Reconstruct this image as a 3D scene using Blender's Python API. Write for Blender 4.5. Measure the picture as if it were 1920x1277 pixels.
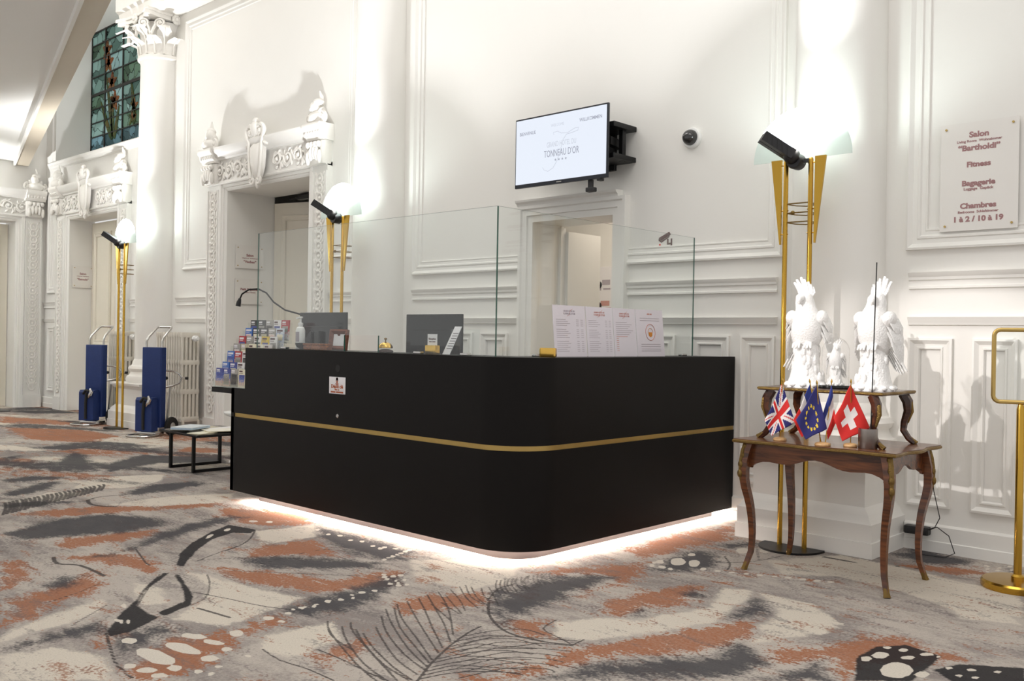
import bpy, math, random
import numpy as np
from mathutils import Vector, Matrix
random.seed(7)
for o in list(bpy.data.objects): bpy.data.objects.remove(o, do_unlink=True)
scene = bpy.context.scene
COL = scene.collection
PI = math.pi
# ------------------------------------------------------------------ camera
YAW, PITCH, ROLL, FPX, EYE = 0.755650918, -0.00356619397, 0.0169569535, 1762.4, 1.22
_F = Vector((-math.sin(YAW)*math.cos(PITCH), math.cos(YAW)*math.cos(PITCH), math.sin(PITCH)))
_R = Vector((math.cos(YAW), math.sin(YAW), 0)); _U = _R.cross(_F)
_R2 = math.cos(ROLL)*_R + math.sin(ROLL)*_U; _U2 = -math.sin(ROLL)*_R + math.cos(ROLL)*_U
cam_data = bpy.data.cameras.new('camera'); cam_data.sensor_width = 36; cam_data.lens = FPX/1920*36
cam_data.clip_start = 0.05; cam_data.clip_end = 200
cam = bpy.data.objects.new('camera', cam_data); COL.objects.link(cam)
cam.matrix_world = Matrix(((_R2.x, _U2.x, -_F.x, 0), (_R2.y, _U2.y, -_F.y, 0), (_R2.z, _U2.z, -_F.z, EYE), (0, 0, 0, 1)))
scene.camera = cam
# ------------------------------------------------------------------ world, room lights, exposure
world = bpy.data.worlds.new('World'); scene.world = world; world.use_nodes = True
world.node_tree.nodes['Background'].inputs[0].default_value = (1.0, 0.98, 0.965, 1)
world.node_tree.nodes['Background'].inputs[1].default_value = 0.76
vs = scene.view_settings
vs.view_transform = 'Standard'; vs.look = 'None'; vs.gamma = 1.0; vs.exposure = 0.0; vs.use_curve_mapping = False
def area_light(name, loc, target, size, size_y, power, color=(1, 1, 1)):
    d = bpy.data.lights.new(name, 'AREA'); d.shape = 'RECTANGLE'; d.size = size; d.size_y = size_y; d.energy = power; d.color = color
    o = bpy.data.objects.new(name, d); COL.objects.link(o); o.location = loc
    o.rotation_euler = (Vector(target)-Vector(loc)).to_track_quat('-Z', 'Y').to_euler(); return o
def spot_light(name, loc, target, power, angle, radius=.03, color=(1, 1, 1), blend=.3):
    d = bpy.data.lights.new(name, 'SPOT'); d.energy = power; d.spot_size = math.radians(angle); d.spot_blend = blend
    d.shadow_soft_size = radius; d.color = color
    o = bpy.data.objects.new(name, d); COL.objects.link(o); o.location = loc
    o.rotation_euler = (Vector(target)-Vector(loc)).to_track_quat('-Z', 'Y').to_euler(); return o
# unseen area lights under the ceiling, added for the soft overall light
area_light('ceiling_fill_near', (-1.5, 2.2, 5.85), (-1.5, 2.6, 0), 3.0, 2.0, 70, (1.0, .97, .94))
area_light('ceiling_fill_mid', (-6.0, 3.2, 5.85), (-6.0, 3.4, 0), 3.0, 1.5, 55, (1.0, .97, .94))
area_light('ceiling_fill_far', (-11.5, 3.9, 5.85), (-11.5, 4.2, 0), 3.0, 1.2, 40, (1.0, .97, .94))
# track spots aimed at the statues
spot_light('statue_spot', (-3.5, 0.6, 2.9), (-2.12, 4.8, 1.22), 520, 17, .02, (1.0, .95, .92), .5)
spot_light('statue_spot_2', (-4.6, 1.2, 3.6), (-2.0, 4.8, 1.3), 260, 20, .03, (1.0, .93, .90), .5)

# ------------------------------------------------------------------ materials
def sl(c):  # sRGB 0-255 -> linear
    return tuple(((v/255)/12.92 if v/255 <= .04045 else ((v/255+.055)/1.055)**2.4) for v in c)
class N:
    def __init__(s, name):
        s.m = bpy.data.materials.new(name); s.m.use_nodes = True; s.t = s.m.node_tree; s.t.nodes.clear()
        s.out = s.t.nodes.new('ShaderNodeOutputMaterial')
    def n(s, typ, **kw):
        x = s.t.nodes.new('ShaderNode'+typ)
        for k, v in kw.items():
            if k.startswith('i_'):
                key = k[2:]; key = int(key) if key.isdigit() else key.replace('_', ' ')
                x.inputs[key].default_value = v
            else: setattr(x, k, v)
        return x
    def l(s, a, b): s.t.links.new(a, b)
def mat(name, color, rough=.5, metal=0.0, var=.06, scale=6, bump=0.0, bscale=60, spec=.5, coat=0.0, emit=None, estr=0, coord='Object'):
    """principled material with a procedural noise variation of colour and optional fine bump"""
    k = N(name); p = k.n('BsdfPrincipled')
    p.inputs['Roughness'].default_value = rough; p.inputs['Metallic'].default_value = metal
    p.inputs['Specular IOR Level'].default_value = spec; p.inputs['Coat Weight'].default_value = coat
    tc = k.n('TexCoord'); nz = k.n('TexNoise', i_Scale=scale, i_Detail=4.0)
    k.l(tc.outputs[coord], nz.inputs['Vector'])
    c = sl(color); mix = k.n('MixRGB')
    mix.inputs[1].default_value = tuple(max(0, v*(1-var)) for v in c)+(1,); mix.inputs[2].default_value = tuple(min(1, v*(1+var)) for v in c)+(1,)
    k.l(nz.outputs['Fac'], mix.inputs[0]); k.l(mix.outputs[0], p.inputs['Base Color'])
    if bump:
        nb = k.n('TexNoise', i_Scale=bscale, i_Detail=3.0); k.l(tc.outputs[coord], nb.inputs['Vector'])
        b = k.n('Bump', i_Strength=bump, i_Distance=.01); k.l(nb.outputs['Fac'], b.inputs['Height']); k.l(b.outputs[0], p.inputs['Normal'])
    if emit:
        p.inputs['Emission Color'].default_value = sl(emit)+(1,); p.inputs['Emission Strength'].default_value = estr
    k.l(p.outputs[0], k.out.inputs[0]); return k.m
def wood_mat(name, c1, c2, scale=3.0, rough=.35, axis=(1, 12, 12)):
    k = N(name); p = k.n('BsdfPrincipled', i_Roughness=rough); p.inputs['Coat Weight'].default_value = .25
    tc = k.n('TexCoord'); mp = k.n('Mapping'); mp.inputs['Scale'].default_value = axis
    nz = k.n('TexNoise', i_Scale=scale, i_Detail=6.0, i_Distortion=1.2)
    k.l(tc.outputs['Object'], mp.inputs[0]); k.l(mp.outputs[0], nz.inputs['Vector'])
    r = k.n('ValToRGB'); r.color_ramp.elements[0].position = .35; r.color_ramp.elements[1].position = .68
    r.color_ramp.elements[0].color = sl(c1)+(1,); r.color_ramp.elements[1].color = sl(c2)+(1,)
    k.l(nz.outputs['Fac'], r.inputs[0]); k.l(r.outputs[0], p.inputs['Base Color']); k.l(p.outputs[0], k.out.inputs[0]); return k.m
def clear_glass(name, tint=(.97, .985, .98), refl=1.0):
    k = N(name); t = k.n('BsdfTransparent'); t.inputs[0].default_value = tint+(1,)
    g = k.n('BsdfGlossy'); g.inputs['Roughness'].default_value = .0; g.inputs[0].default_value = (1, 1, 1, 1)
    lw = k.n('LayerWeight', i_Blend=.5); pw = k.n('Math', operation='POWER'); pw.inputs[1].default_value = 5.0   # Schlick reflectance, same from both sides
    ma = k.n('Math', operation='MULTIPLY_ADD', use_clamp=True); ma.inputs[1].default_value = .94*refl; ma.inputs[2].default_value = .04*refl
    mx = k.n('MixShader'); k.l(lw.outputs['Facing'], pw.inputs[0]); k.l(pw.outputs[0], ma.inputs[0]); k.l(ma.outputs[0], mx.inputs[0]); k.l(t.outputs[0], mx.inputs[1]); k.l(g.outputs[0], mx.inputs[2])
    k.l(mx.outputs[0], k.out.inputs[0]); return k.m
def frosted(name):
    k = N(name); d = k.n('BsdfDiffuse'); d.inputs[0].default_value = (.85, .92, .9, 1)
    t = k.n('BsdfTranslucent'); t.inputs[0].default_value = (.9, .96, .94, 1); tr = k.n('BsdfTransparent'); tr.inputs[0].default_value = (.9, .96, .94, 1)
    nz = k.n('TexNoise', i_Scale=300.0); b = k.n('Bump', i_Strength=.05); k.l(nz.outputs['Fac'], b.inputs['Height']); k.l(b.outputs[0], d.inputs['Normal'])
    a = k.n('MixShader'); a.inputs[0].default_value = .55; k.l(d.outputs[0], a.inputs[1]); k.l(t.outputs[0], a.inputs[2])
    m = k.n('MixShader'); m.inputs[0].default_value = .3; k.l(a.outputs[0], m.inputs[1]); k.l(tr.outputs[0], m.inputs[2]); k.l(m.outputs[0], k.out.inputs[0]); return k.m
M = {}
M['paint'] = mat('white_wall_paint', (236, 234, 229), .55, var=.015, scale=2.5, bump=.03, bscale=90)
M['plaster'] = mat('white_plaster_ornament', (240, 237, 231), .6, var=.03, scale=20, bump=.12, bscale=50)
M['cream_paint'] = mat('cream_door_paint', (226, 219, 203), .45, var=.02, scale=4)
M['ceiling'] = mat('ceiling_paint', (240, 239, 235), .7, var=.01, scale=2)
M['beam'] = mat('beige_beam_paint', (196, 184, 165), .4, var=.04, scale=1.5)
M['black'] = mat('black_satin_panel', (15, 12, 11), .45, var=.12, scale=1.2, spec=.18)
M['blackmetal'] = mat('black_metal', (20, 20, 21), .4, .4, var=.1)
M['blackplastic'] = mat('black_plastic', (24, 24, 26), .45, var=.15, scale=12)
M['darkgrey'] = mat('dark_grey_plastic', (52, 52, 55), .4, var=.1, scale=12)
M['gloss'] = mat('glossy_black_panel', (16, 16, 17), .14, var=.1, scale=3, spec=.4)
M['brass'] = mat('polished_brass', (196, 156, 66), .22, 1.0, var=.08, scale=8)
M['brass2'] = mat('brushed_brass', (190, 162, 100), .34, 1.0, var=.1, scale=14)
M['oldbrass'] = mat('aged_bronze_mount', (128, 104, 60), .42, .9, var=.3, scale=40, bump=.3, bscale=120)
M['gold'] = mat('gold_metal', (222, 180, 90), .22, 1.0, var=.06, scale=20)
M['chrome'] = mat('brushed_steel_tube', (200, 198, 195), .22, 1.0, var=.06, scale=20)
M['alu'] = mat('matte_aluminium', (186, 184, 180), .4, .8, var=.06, scale=20)
M['skirt'] = mat('mauve_plinth_laminate', (30, 23, 22), .5, var=.05)
M['led'] = mat('led_diffuser', (255, 250, 244), .5, emit=(255, 238, 226), estr=85)
M['blue'] = mat('blue_nylon_cover', (9, 40, 98), .65, var=.2, scale=9, bump=.25, bscale=40)
M['rubber'] = mat('black_rubber', (26, 25, 24), .7, var=.15, scale=20)
M['radiator'] = mat('cream_radiator_enamel', (226, 220, 208), .4, var=.03, scale=10)
M['porcelain'] = mat('white_glazed_porcelain', (246, 245, 243), .28, var=.02, scale=20, coat=.2, bump=.5, bscale=110)
M['white'] = mat('white_plastic', (238, 238, 236), .35, var=.02)
M['paper'] = mat('white_paper', (240, 238, 240), .6, var=.015, scale=30)
M['lilac_paper'] = mat('pale_paper_in_sleeve', (228, 222, 230), .25, var=.02, scale=6, coat=.4)
M['ink'] = mat('grey_print', (118, 110, 112), .6, var=.1)
M['ink_dark'] = mat('brown_print', (94, 68, 66), .6, var=.1)
M['ink_red'] = mat('rust_print', (176, 92, 52), .6, var=.1)
M['ink_orange'] = mat('orange_print', (204, 128, 40), .6, var=.1)
M['ink_light'] = mat('faint_grey_print', (176, 166, 174), .6, var=.08)
M['ink_rose'] = mat('faint_rust_print', (206, 150, 140), .6, var=.08)
M['sign_ink'] = mat('bordeaux_lettering', (162, 122, 122), .5, var=.08)
M['acrylic'] = mat('pale_acrylic_sign', (234, 231, 226), .35, var=.01, coat=.1)
M['walnut'] = wood_mat('walnut_veneer', (66, 34, 17), (124, 72, 38), 3.0, .3)
M['walnut_dark'] = wood_mat('dark_walnut', (44, 22, 12), (88, 48, 26), 3.0, .3)
M['burl'] = wood_mat('burl_wood', (112, 56, 22), (178, 104, 48), 14.0, .45, (3, 3, 3))
M['mahogany'] = wood_mat('mahogany_frame', (84, 36, 18), (132, 68, 38), 5.0, .4)
M['beech'] = wood_mat('pale_beech', (196, 150, 98), (222, 182, 130), 5.0, .5)
M['bakelite'] = mat('brown_bakelite', (58, 28, 20), .3, var=.1)
M['red'] = mat('red_cloth', (214, 44, 40), .7, var=.05, scale=30)
M['navy'] = mat('navy_cloth', (40, 40, 108), .7, var=.08, scale=30)
M['royal'] = mat('blue_cloth', (46, 62, 140), .7, var=.08, scale=30)
M['clothwhite'] = mat('white_cloth', (238, 232, 230), .7, var=.03, scale=30)
M['starYellow'] = mat('yellow_star_print', (236, 204, 60), .7, var=.05, scale=30)
M['glass'] = clear_glass('clear_screen_glass')
M['glass_edge'] = mat('green_glass_edge', (58, 96, 84), .15, var=.1, scale=8)
M['glassdome'] = clear_glass('clear_dome_glass', (.97, .97, .97), 1.4)
M['frost'] = frosted('frosted_lamp_glass')
M['domecam'] = mat('smoked_dome', (34, 33, 34), .08, var=.1, spec=.8)
M['screen'] = mat('lit_tv_screen', (30, 30, 32), .3, emit=(234, 241, 253), estr=.97)
M['tvbezel'] = mat('tv_bezel', (16, 22, 34), .3, var=.1)
M['tvink'] = mat('screen_grey_text', (30, 30, 32), .4, emit=(166, 170, 186), estr=.9)
M['tvink2'] = mat('screen_pale_text', (30, 30, 32), .4, emit=(208, 214, 226), estr=.95)
M['cup'] = mat('brushed_dark_steel', (158, 152, 148), .35, 1.0, var=.25, scale=30)
M['cable'] = mat('black_cable', (30, 28, 28), .6)
M['lead'] = mat('dark_window_lead', (36, 36, 32), .5, var=.2, scale=20)
# ------------------------------------------------------------------ mesh builder
class MB:
    def __init__(s): s.v = []; s.f = []; s.mi = []
    def add(s, vs, fs, mi=0):
        b = len(s.v); s.v += [tuple(p) for p in vs]; s.f += [tuple(i+b for i in f) for f in fs]; s.mi += [mi]*len(fs); return s
    def box(s, x0, x1, y0, y1, z0, z1, mi=0):
        vs = [(x, y, z) for z in (z0, z1) for x, y in ((x0, y0), (x1, y0), (x1, y1), (x0, y1))]
        return s.add(vs, [(3, 2, 1, 0), (4, 5, 6, 7), (0, 1, 5, 4), (1, 2, 6, 5), (2, 3, 7, 6), (3, 0, 4, 7)], mi)
    def rbox(s, x0, x1, y0, y1, z0, z1, r=.005, mi=0):
        """box with chamfered edges"""
        r = min(r, (x1-x0)/2.01, (y1-y0)/2.01, (z1-z0)/2.01)
        def ring(i, z): 
            a, b, c, d = x0+i, x1-i, y0+i, y1-i
            q = r if i == 0 else 0
            if i == 0: return [(a+q, c, z), (b-q, c, z), (b, c+q, z), (b, d-q, z), (b-q, d, z), (a+q, d, z), (a, d-q, z), (a, c+q, z)]
            return [(x0+r+0, y0+r*.3, z), (x1-r, y0+r*.3, z), (x1-r*.3, y0+r, z), (x1-r*.3, y1-r, z), (x1-r, y1-r*.3, z), (x0+r, y1-r*.3, z), (x0+r*.3, y1-r, z), (x0+r*.3, y0+r, z)]
        R = [ring(1, z0), ring(0, z0+r), ring(0, z1-r), ring(1, z1)]
        vs = [p for q in R for p in q]; fs = [tuple(range(7, -1, -1)), tuple(range(24, 32))]
        for k in range(3):
            for i in range(8): fs.append((k*8+i, k*8+(i+1) % 8, k*8+8+(i+1) % 8, k*8+8+i))
        return s.add(vs, fs, mi)
    def prism(s, pts, axis, a0, a1, mi=0):
        """polygon pts (u,v) extruded along axis: 'y' -> (u,a,v), 'x' -> (a,u,v), 'z' -> (u,v,a)"""
        n = len(pts); mk = {'y': lambda u, v, a: (u, a, v), 'x': lambda u, v, a: (a, u, v), 'z': lambda u, v, a: (u, v, a)}[axis]
        vs = [mk(u, v, a0) for u, v in pts]+[mk(u, v, a1) for u, v in pts]
        return s.add(vs, [tuple(range(n-1, -1, -1)), tuple(range(n, 2*n))]+[(i, (i+1) % n, n+(i+1) % n, n+i) for i in range(n)], mi)
    def lathe(s, prof, c=(0, 0, 0), n=24, a0=0, a1=2*PI, axis='z', mi=0):
        full = abs(a1-a0-2*PI) < 1e-6; m = n if full else n+1; vs = []
        for r, h in prof:
            for i in range(m):
                a = a0+(a1-a0)*i/n; x, y = r*math.cos(a), r*math.sin(a)
                p = {'z': (x, y, h), 'y': (x, h, y), 'x': (h, x, y)}[axis]
                vs.append((p[0]+c[0], p[1]+c[1], p[2]+c[2]))
        fs = []
        for k in range(len(prof)-1):
            for i in range(n):
                j = (i+1) % m; fs.append((k*m+i, k*m+j, k*m+m+j, k*m+m+i))
        if full:
            if prof[0][0] > 1e-5: fs.append(tuple(range(m-1, -1, -1)))
            if prof[-1][0] > 1e-5: fs.append(tuple((len(prof)-1)*m+i for i in range(m)))
        return s.add(vs, fs, mi)
    def tube(s, pts, r, n=8, closed=False, flat=1.0, mi=0, up=None):
        """tube along pts; r a number or list; flat squashes the second axis"""
        P = [Vector(p) for p in pts]; k = len(P); rs = r if isinstance(r, (list, tuple)) else [r]*k; vs = []
        nrm = None
        for i in range(k):
            a = P[(i-1) % k] if (closed or i > 0) else P[i]; b = P[(i+1) % k] if (closed or i < k-1) else P[i]
            t = (b-a); t = t.normalized() if t.length > 1e-9 else Vector((0, 0, 1))
            if nrm is None:
                ref = Vector(up) if up else (Vector((0, 0, 1)) if abs(t.z) < .9 else Vector((1, 0, 0)))
                nrm = (ref-t*ref.dot(t)).normalized()
            else:
                nrm = nrm-t*nrm.dot(t); nrm = nrm.normalized() if nrm.length > 1e-6 else Vector((1, 0, 0))
            bi = t.cross(nrm)
            for j in range(n):
                q = 2*PI*j/n; vs.append(P[i]+nrm*math.cos(q)*rs[i]+bi*math.sin(q)*rs[i]*flat)
        fs = []
        for i in range(k if closed else k-1):
            for j in range(n):
                a = i*n+j; b = i*n+(j+1) % n; c = ((i+1) % k)*n+(j+1) % n; d = ((i+1) % k)*n+j; fs.append((a, b, c, d))
        if not closed: fs += [tuple(range(n-1, -1, -1)), tuple((k-1)*n+j for j in range(n))]
        return s.add(vs, fs, mi)
    def ell(s, c, r, n=12, m=8, rot=None, mi=0):
        vs = [(0, 0, 1)]; fs = []
        for i in range(1, m):
            a = PI*i/m
            for j in range(n): b = 2*PI*j/n; vs.append((math.sin(a)*math.cos(b), math.sin(a)*math.sin(b), math.cos(a)))
        vs.append((0, 0, -1)); L = len(vs)-1
        for j in range(n):
            fs.append((0, 1+j, 1+(j+1) % n)); fs.append((L, 1+(m-2)*n+(j+1) % n, 1+(m-2)*n+j))
        for i in range(m-2):
            for j in range(n): a = 1+i*n+j; b = 1+i*n+(j+1) % n; fs.append((a, a+n, b+n, b))
        Rm = rot or Matrix.Identity(3)
        return s.add([Vector(c)+Rm@Vector((p[0]*r[0], p[1]*r[1], p[2]*r[2])) for p in vs], fs, mi)
    def bar(s, a, b, w, h=None, mi=0):
        """square bar from a to b"""
        h = h or w; a = Vector(a); b = Vector(b); t = (b-a).normalized(); ref = Vector((0, 0, 1)) if abs(t.z) < .9 else Vector((0, 1, 0))
        u = t.cross(ref).normalized(); v = u.cross(t); q = []
        for p in (a, b):
            for i, j in ((-1, -1), (1, -1), (1, 1), (-1, 1)): q.append(p+u*i*w/2+v*j*h/2)
        return s.add(q, [(3, 2, 1, 0), (4, 5, 6, 7), (0, 1, 5, 4), (1, 2, 6, 5), (2, 3, 7, 6), (3, 0, 4, 7)], mi)
    def mould(s, path, prof, Y, closed=True, mi=0):
        """picture-frame moulding on a wall facing -Y: path of (x,z) points (counter-clockwise seen from the room: offsets go inward=left),
        prof = (inward offset, proudness)"""
        n = len(path); P = [Vector(p) for p in path]; vs = []
        offs = []
        for i in range(n):
            d0 = (P[i]-P[i-1]).normalized() if (closed or i > 0) else (P[1]-P[0]).normalized()
            d1 = (P[(i+1) % n]-P[i]).normalized() if (closed or i < n-1) else d0
            n0 = Vector((-d0.y, d0.x)); n1 = Vector((-d1.y, d1.x)); b = (n0+n1); b = b/max(.2, (1+n0.dot(n1)))
            offs.append(b)
        for d, h in prof:
            for i in range(n): q = P[i]+offs[i]*d; vs.append((q.x, Y-h, q.y))
        fs = []
        for k in range(len(prof)-1):
            for i in range(n if closed else n-1): j = (i+1) % n; fs.append((k*n+i, k*n+j, k*n+n+j, k*n+n+i))
        return s.add(vs, fs, mi)
    def rail(s, x0, x1, prof, Y, mi=0):
        """horizontal moulding on a wall facing -Y; prof = (z, proudness) from bottom to top"""
        n = len(prof); vs = [(x, Y-h, z) for x in (x0, x1) for z, h in prof]
        fs = [(i, n+i, n+i+1, i+1) for i in range(n-1)]+[tuple(range(n)), tuple(range(2*n-1, n-1, -1))]
        return s.add(vs, fs, mi)
    def xf(s, Mx):
        s.v = [tuple(Mx@Vector(p)) for p in s.v]; return s
    def join(s, o, Mx=None, mi=None):
        return s.add([tuple(Mx@Vector(p)) if Mx else p for p in o.v], o.f, 0) if mi is None else s.add([tuple(Mx@Vector(p)) if Mx else p for p in o.v], o.f, mi)
    def mesh(s, name, mats, smooth=None):
        me = bpy.data.meshes.new(name); me.from_pydata(s.v, [], s.f)
        for m in mats: me.materials.append(m)
        if len(mats) > 1: me.polygons.foreach_set('material_index', s.mi)
        me.validate()
        if smooth is not None: me.shade_smooth(); me.set_sharp_from_angle(angle=math.radians(smooth))
        me.update(); return me
    def build(s, name, mats, parent=None, o=None, smooth=35, label=None):
        """link as one object; vertices are world coords minus o (the parent's base)"""
        if not isinstance(mats, (list, tuple)): mats = [mats]
        if o is not None: s.v = [(p[0]-o[0], p[1]-o[1], p[2]-o[2]) for p in s.v]
        ob = bpy.data.objects.new(name, s.mesh(name, mats, smooth)); COL.objects.link(ob)
        if parent: ob.parent = parent
        if label: ob['label'] = label
        return ob
def recalc(ob):
    import bmesh
    bm = bmesh.new(); bm.from_mesh(ob.data); bmesh.ops.recalc_face_normals(bm, faces=bm.faces); bm.to_mesh(ob.data); bm.free(); return ob
def tag(o, label, cat, group=None):
    o['label'] = label; o['category'] = cat
    if group: o['group'] = group
    return o
def thing(name, label, cat, loc=(0, 0, 0), rz=0, group=None):
    o = bpy.data.objects.new(name, None); COL.objects.link(o); o.location = loc; o.rotation_euler = (0, 0, rz); o.empty_display_size = .1
    return tag(o, label, cat, group)
def struct(o, label=None):
    o['kind'] = 'structure'
    if label: o['label'] = label
    return o
def copy_tree(o, parent=None):
    c = o.copy(); COL.objects.link(c)
    if parent:
        c.parent = parent
    for ch in o.children: copy_tree(ch, c)
    return c
_txt = {}
def text_mesh(body, size, bold=0.0, depth=.0006, align='CENTER', shear=0.0, wide=1.0, space=1.0):
    """returns (verts, faces) of lettering in the local XY plane, front towards +Z"""
    key = (body, size, bold, depth, align, shear, wide, space)
    if key in _txt: return _txt[key]
    cu = bpy.data.curves.new('t', 'FONT'); cu.body = body; cu.size = size; cu.align_x = align; cu.align_y = 'BOTTOM_BASELINE'
    cu.extrude = depth; cu.offset = bold; cu.shear = shear; cu.resolution_u = 3; cu.space_character = space
    ob = bpy.data.objects.new('t', cu); COL.objects.link(ob)
    dg = bpy.context.evaluated_depsgraph_get(); me = bpy.data.meshes.new_from_object(ob.evaluated_get(dg))
    r = ([(v.co.x*wide, v.co.y, v.co.z) for v in me.vertices], [tuple(p.vertices) for p in me.polygons])
    bpy.data.objects.remove(ob, do_unlink=True); bpy.data.meshes.remove(me); _txt[key] = r; return r
def put_text(mb, body, size, frame, x=0, y=0, mi=0, **kw):
    """frame = (origin, right, up, normal)"""
    O, Rr, U, Nn = [Vector(q) for q in frame]; vs, fs = text_mesh(body, size, **kw)
    return mb.add([O+Rr*(p[0]+x)+U*(p[1]+y)+Nn*p[2] for p in vs], fs, mi)
def word_bars(mb, frame, x, y, widths, h, gap=.2, mi=0):
    """a line of print too small to read: one short bar per word"""
    O, Rr, U, Nn = [Vector(q) for q in frame]; tot = sum(widths)+gap*h*3*(len(widths)-1); a = x-tot/2
    for w in widths:
        mb.add([O+Rr*a+U*y+Nn*.0004, O+Rr*(a+w)+U*y+Nn*.0004, O+Rr*(a+w)+U*(y+h)+Nn*.0004, O+Rr*a+U*(y+h)+Nn*.0004], [(0, 1, 2, 3)], mi); a += w+gap*h*3
    return mb
def spiral(c, r0, r1, turns, n=26, a0=0, sgn=1):
    """points of a flat spiral in (u,v)"""
    return [(c[0]+(r0+(r1-r0)*i/n)*math.cos(a0+sgn*2*PI*turns*i/n), c[1]+(r0+(r1-r0)*i/n)*math.sin(a0+sgn*2*PI*turns*i/n)) for i in range(n+1)]
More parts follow.
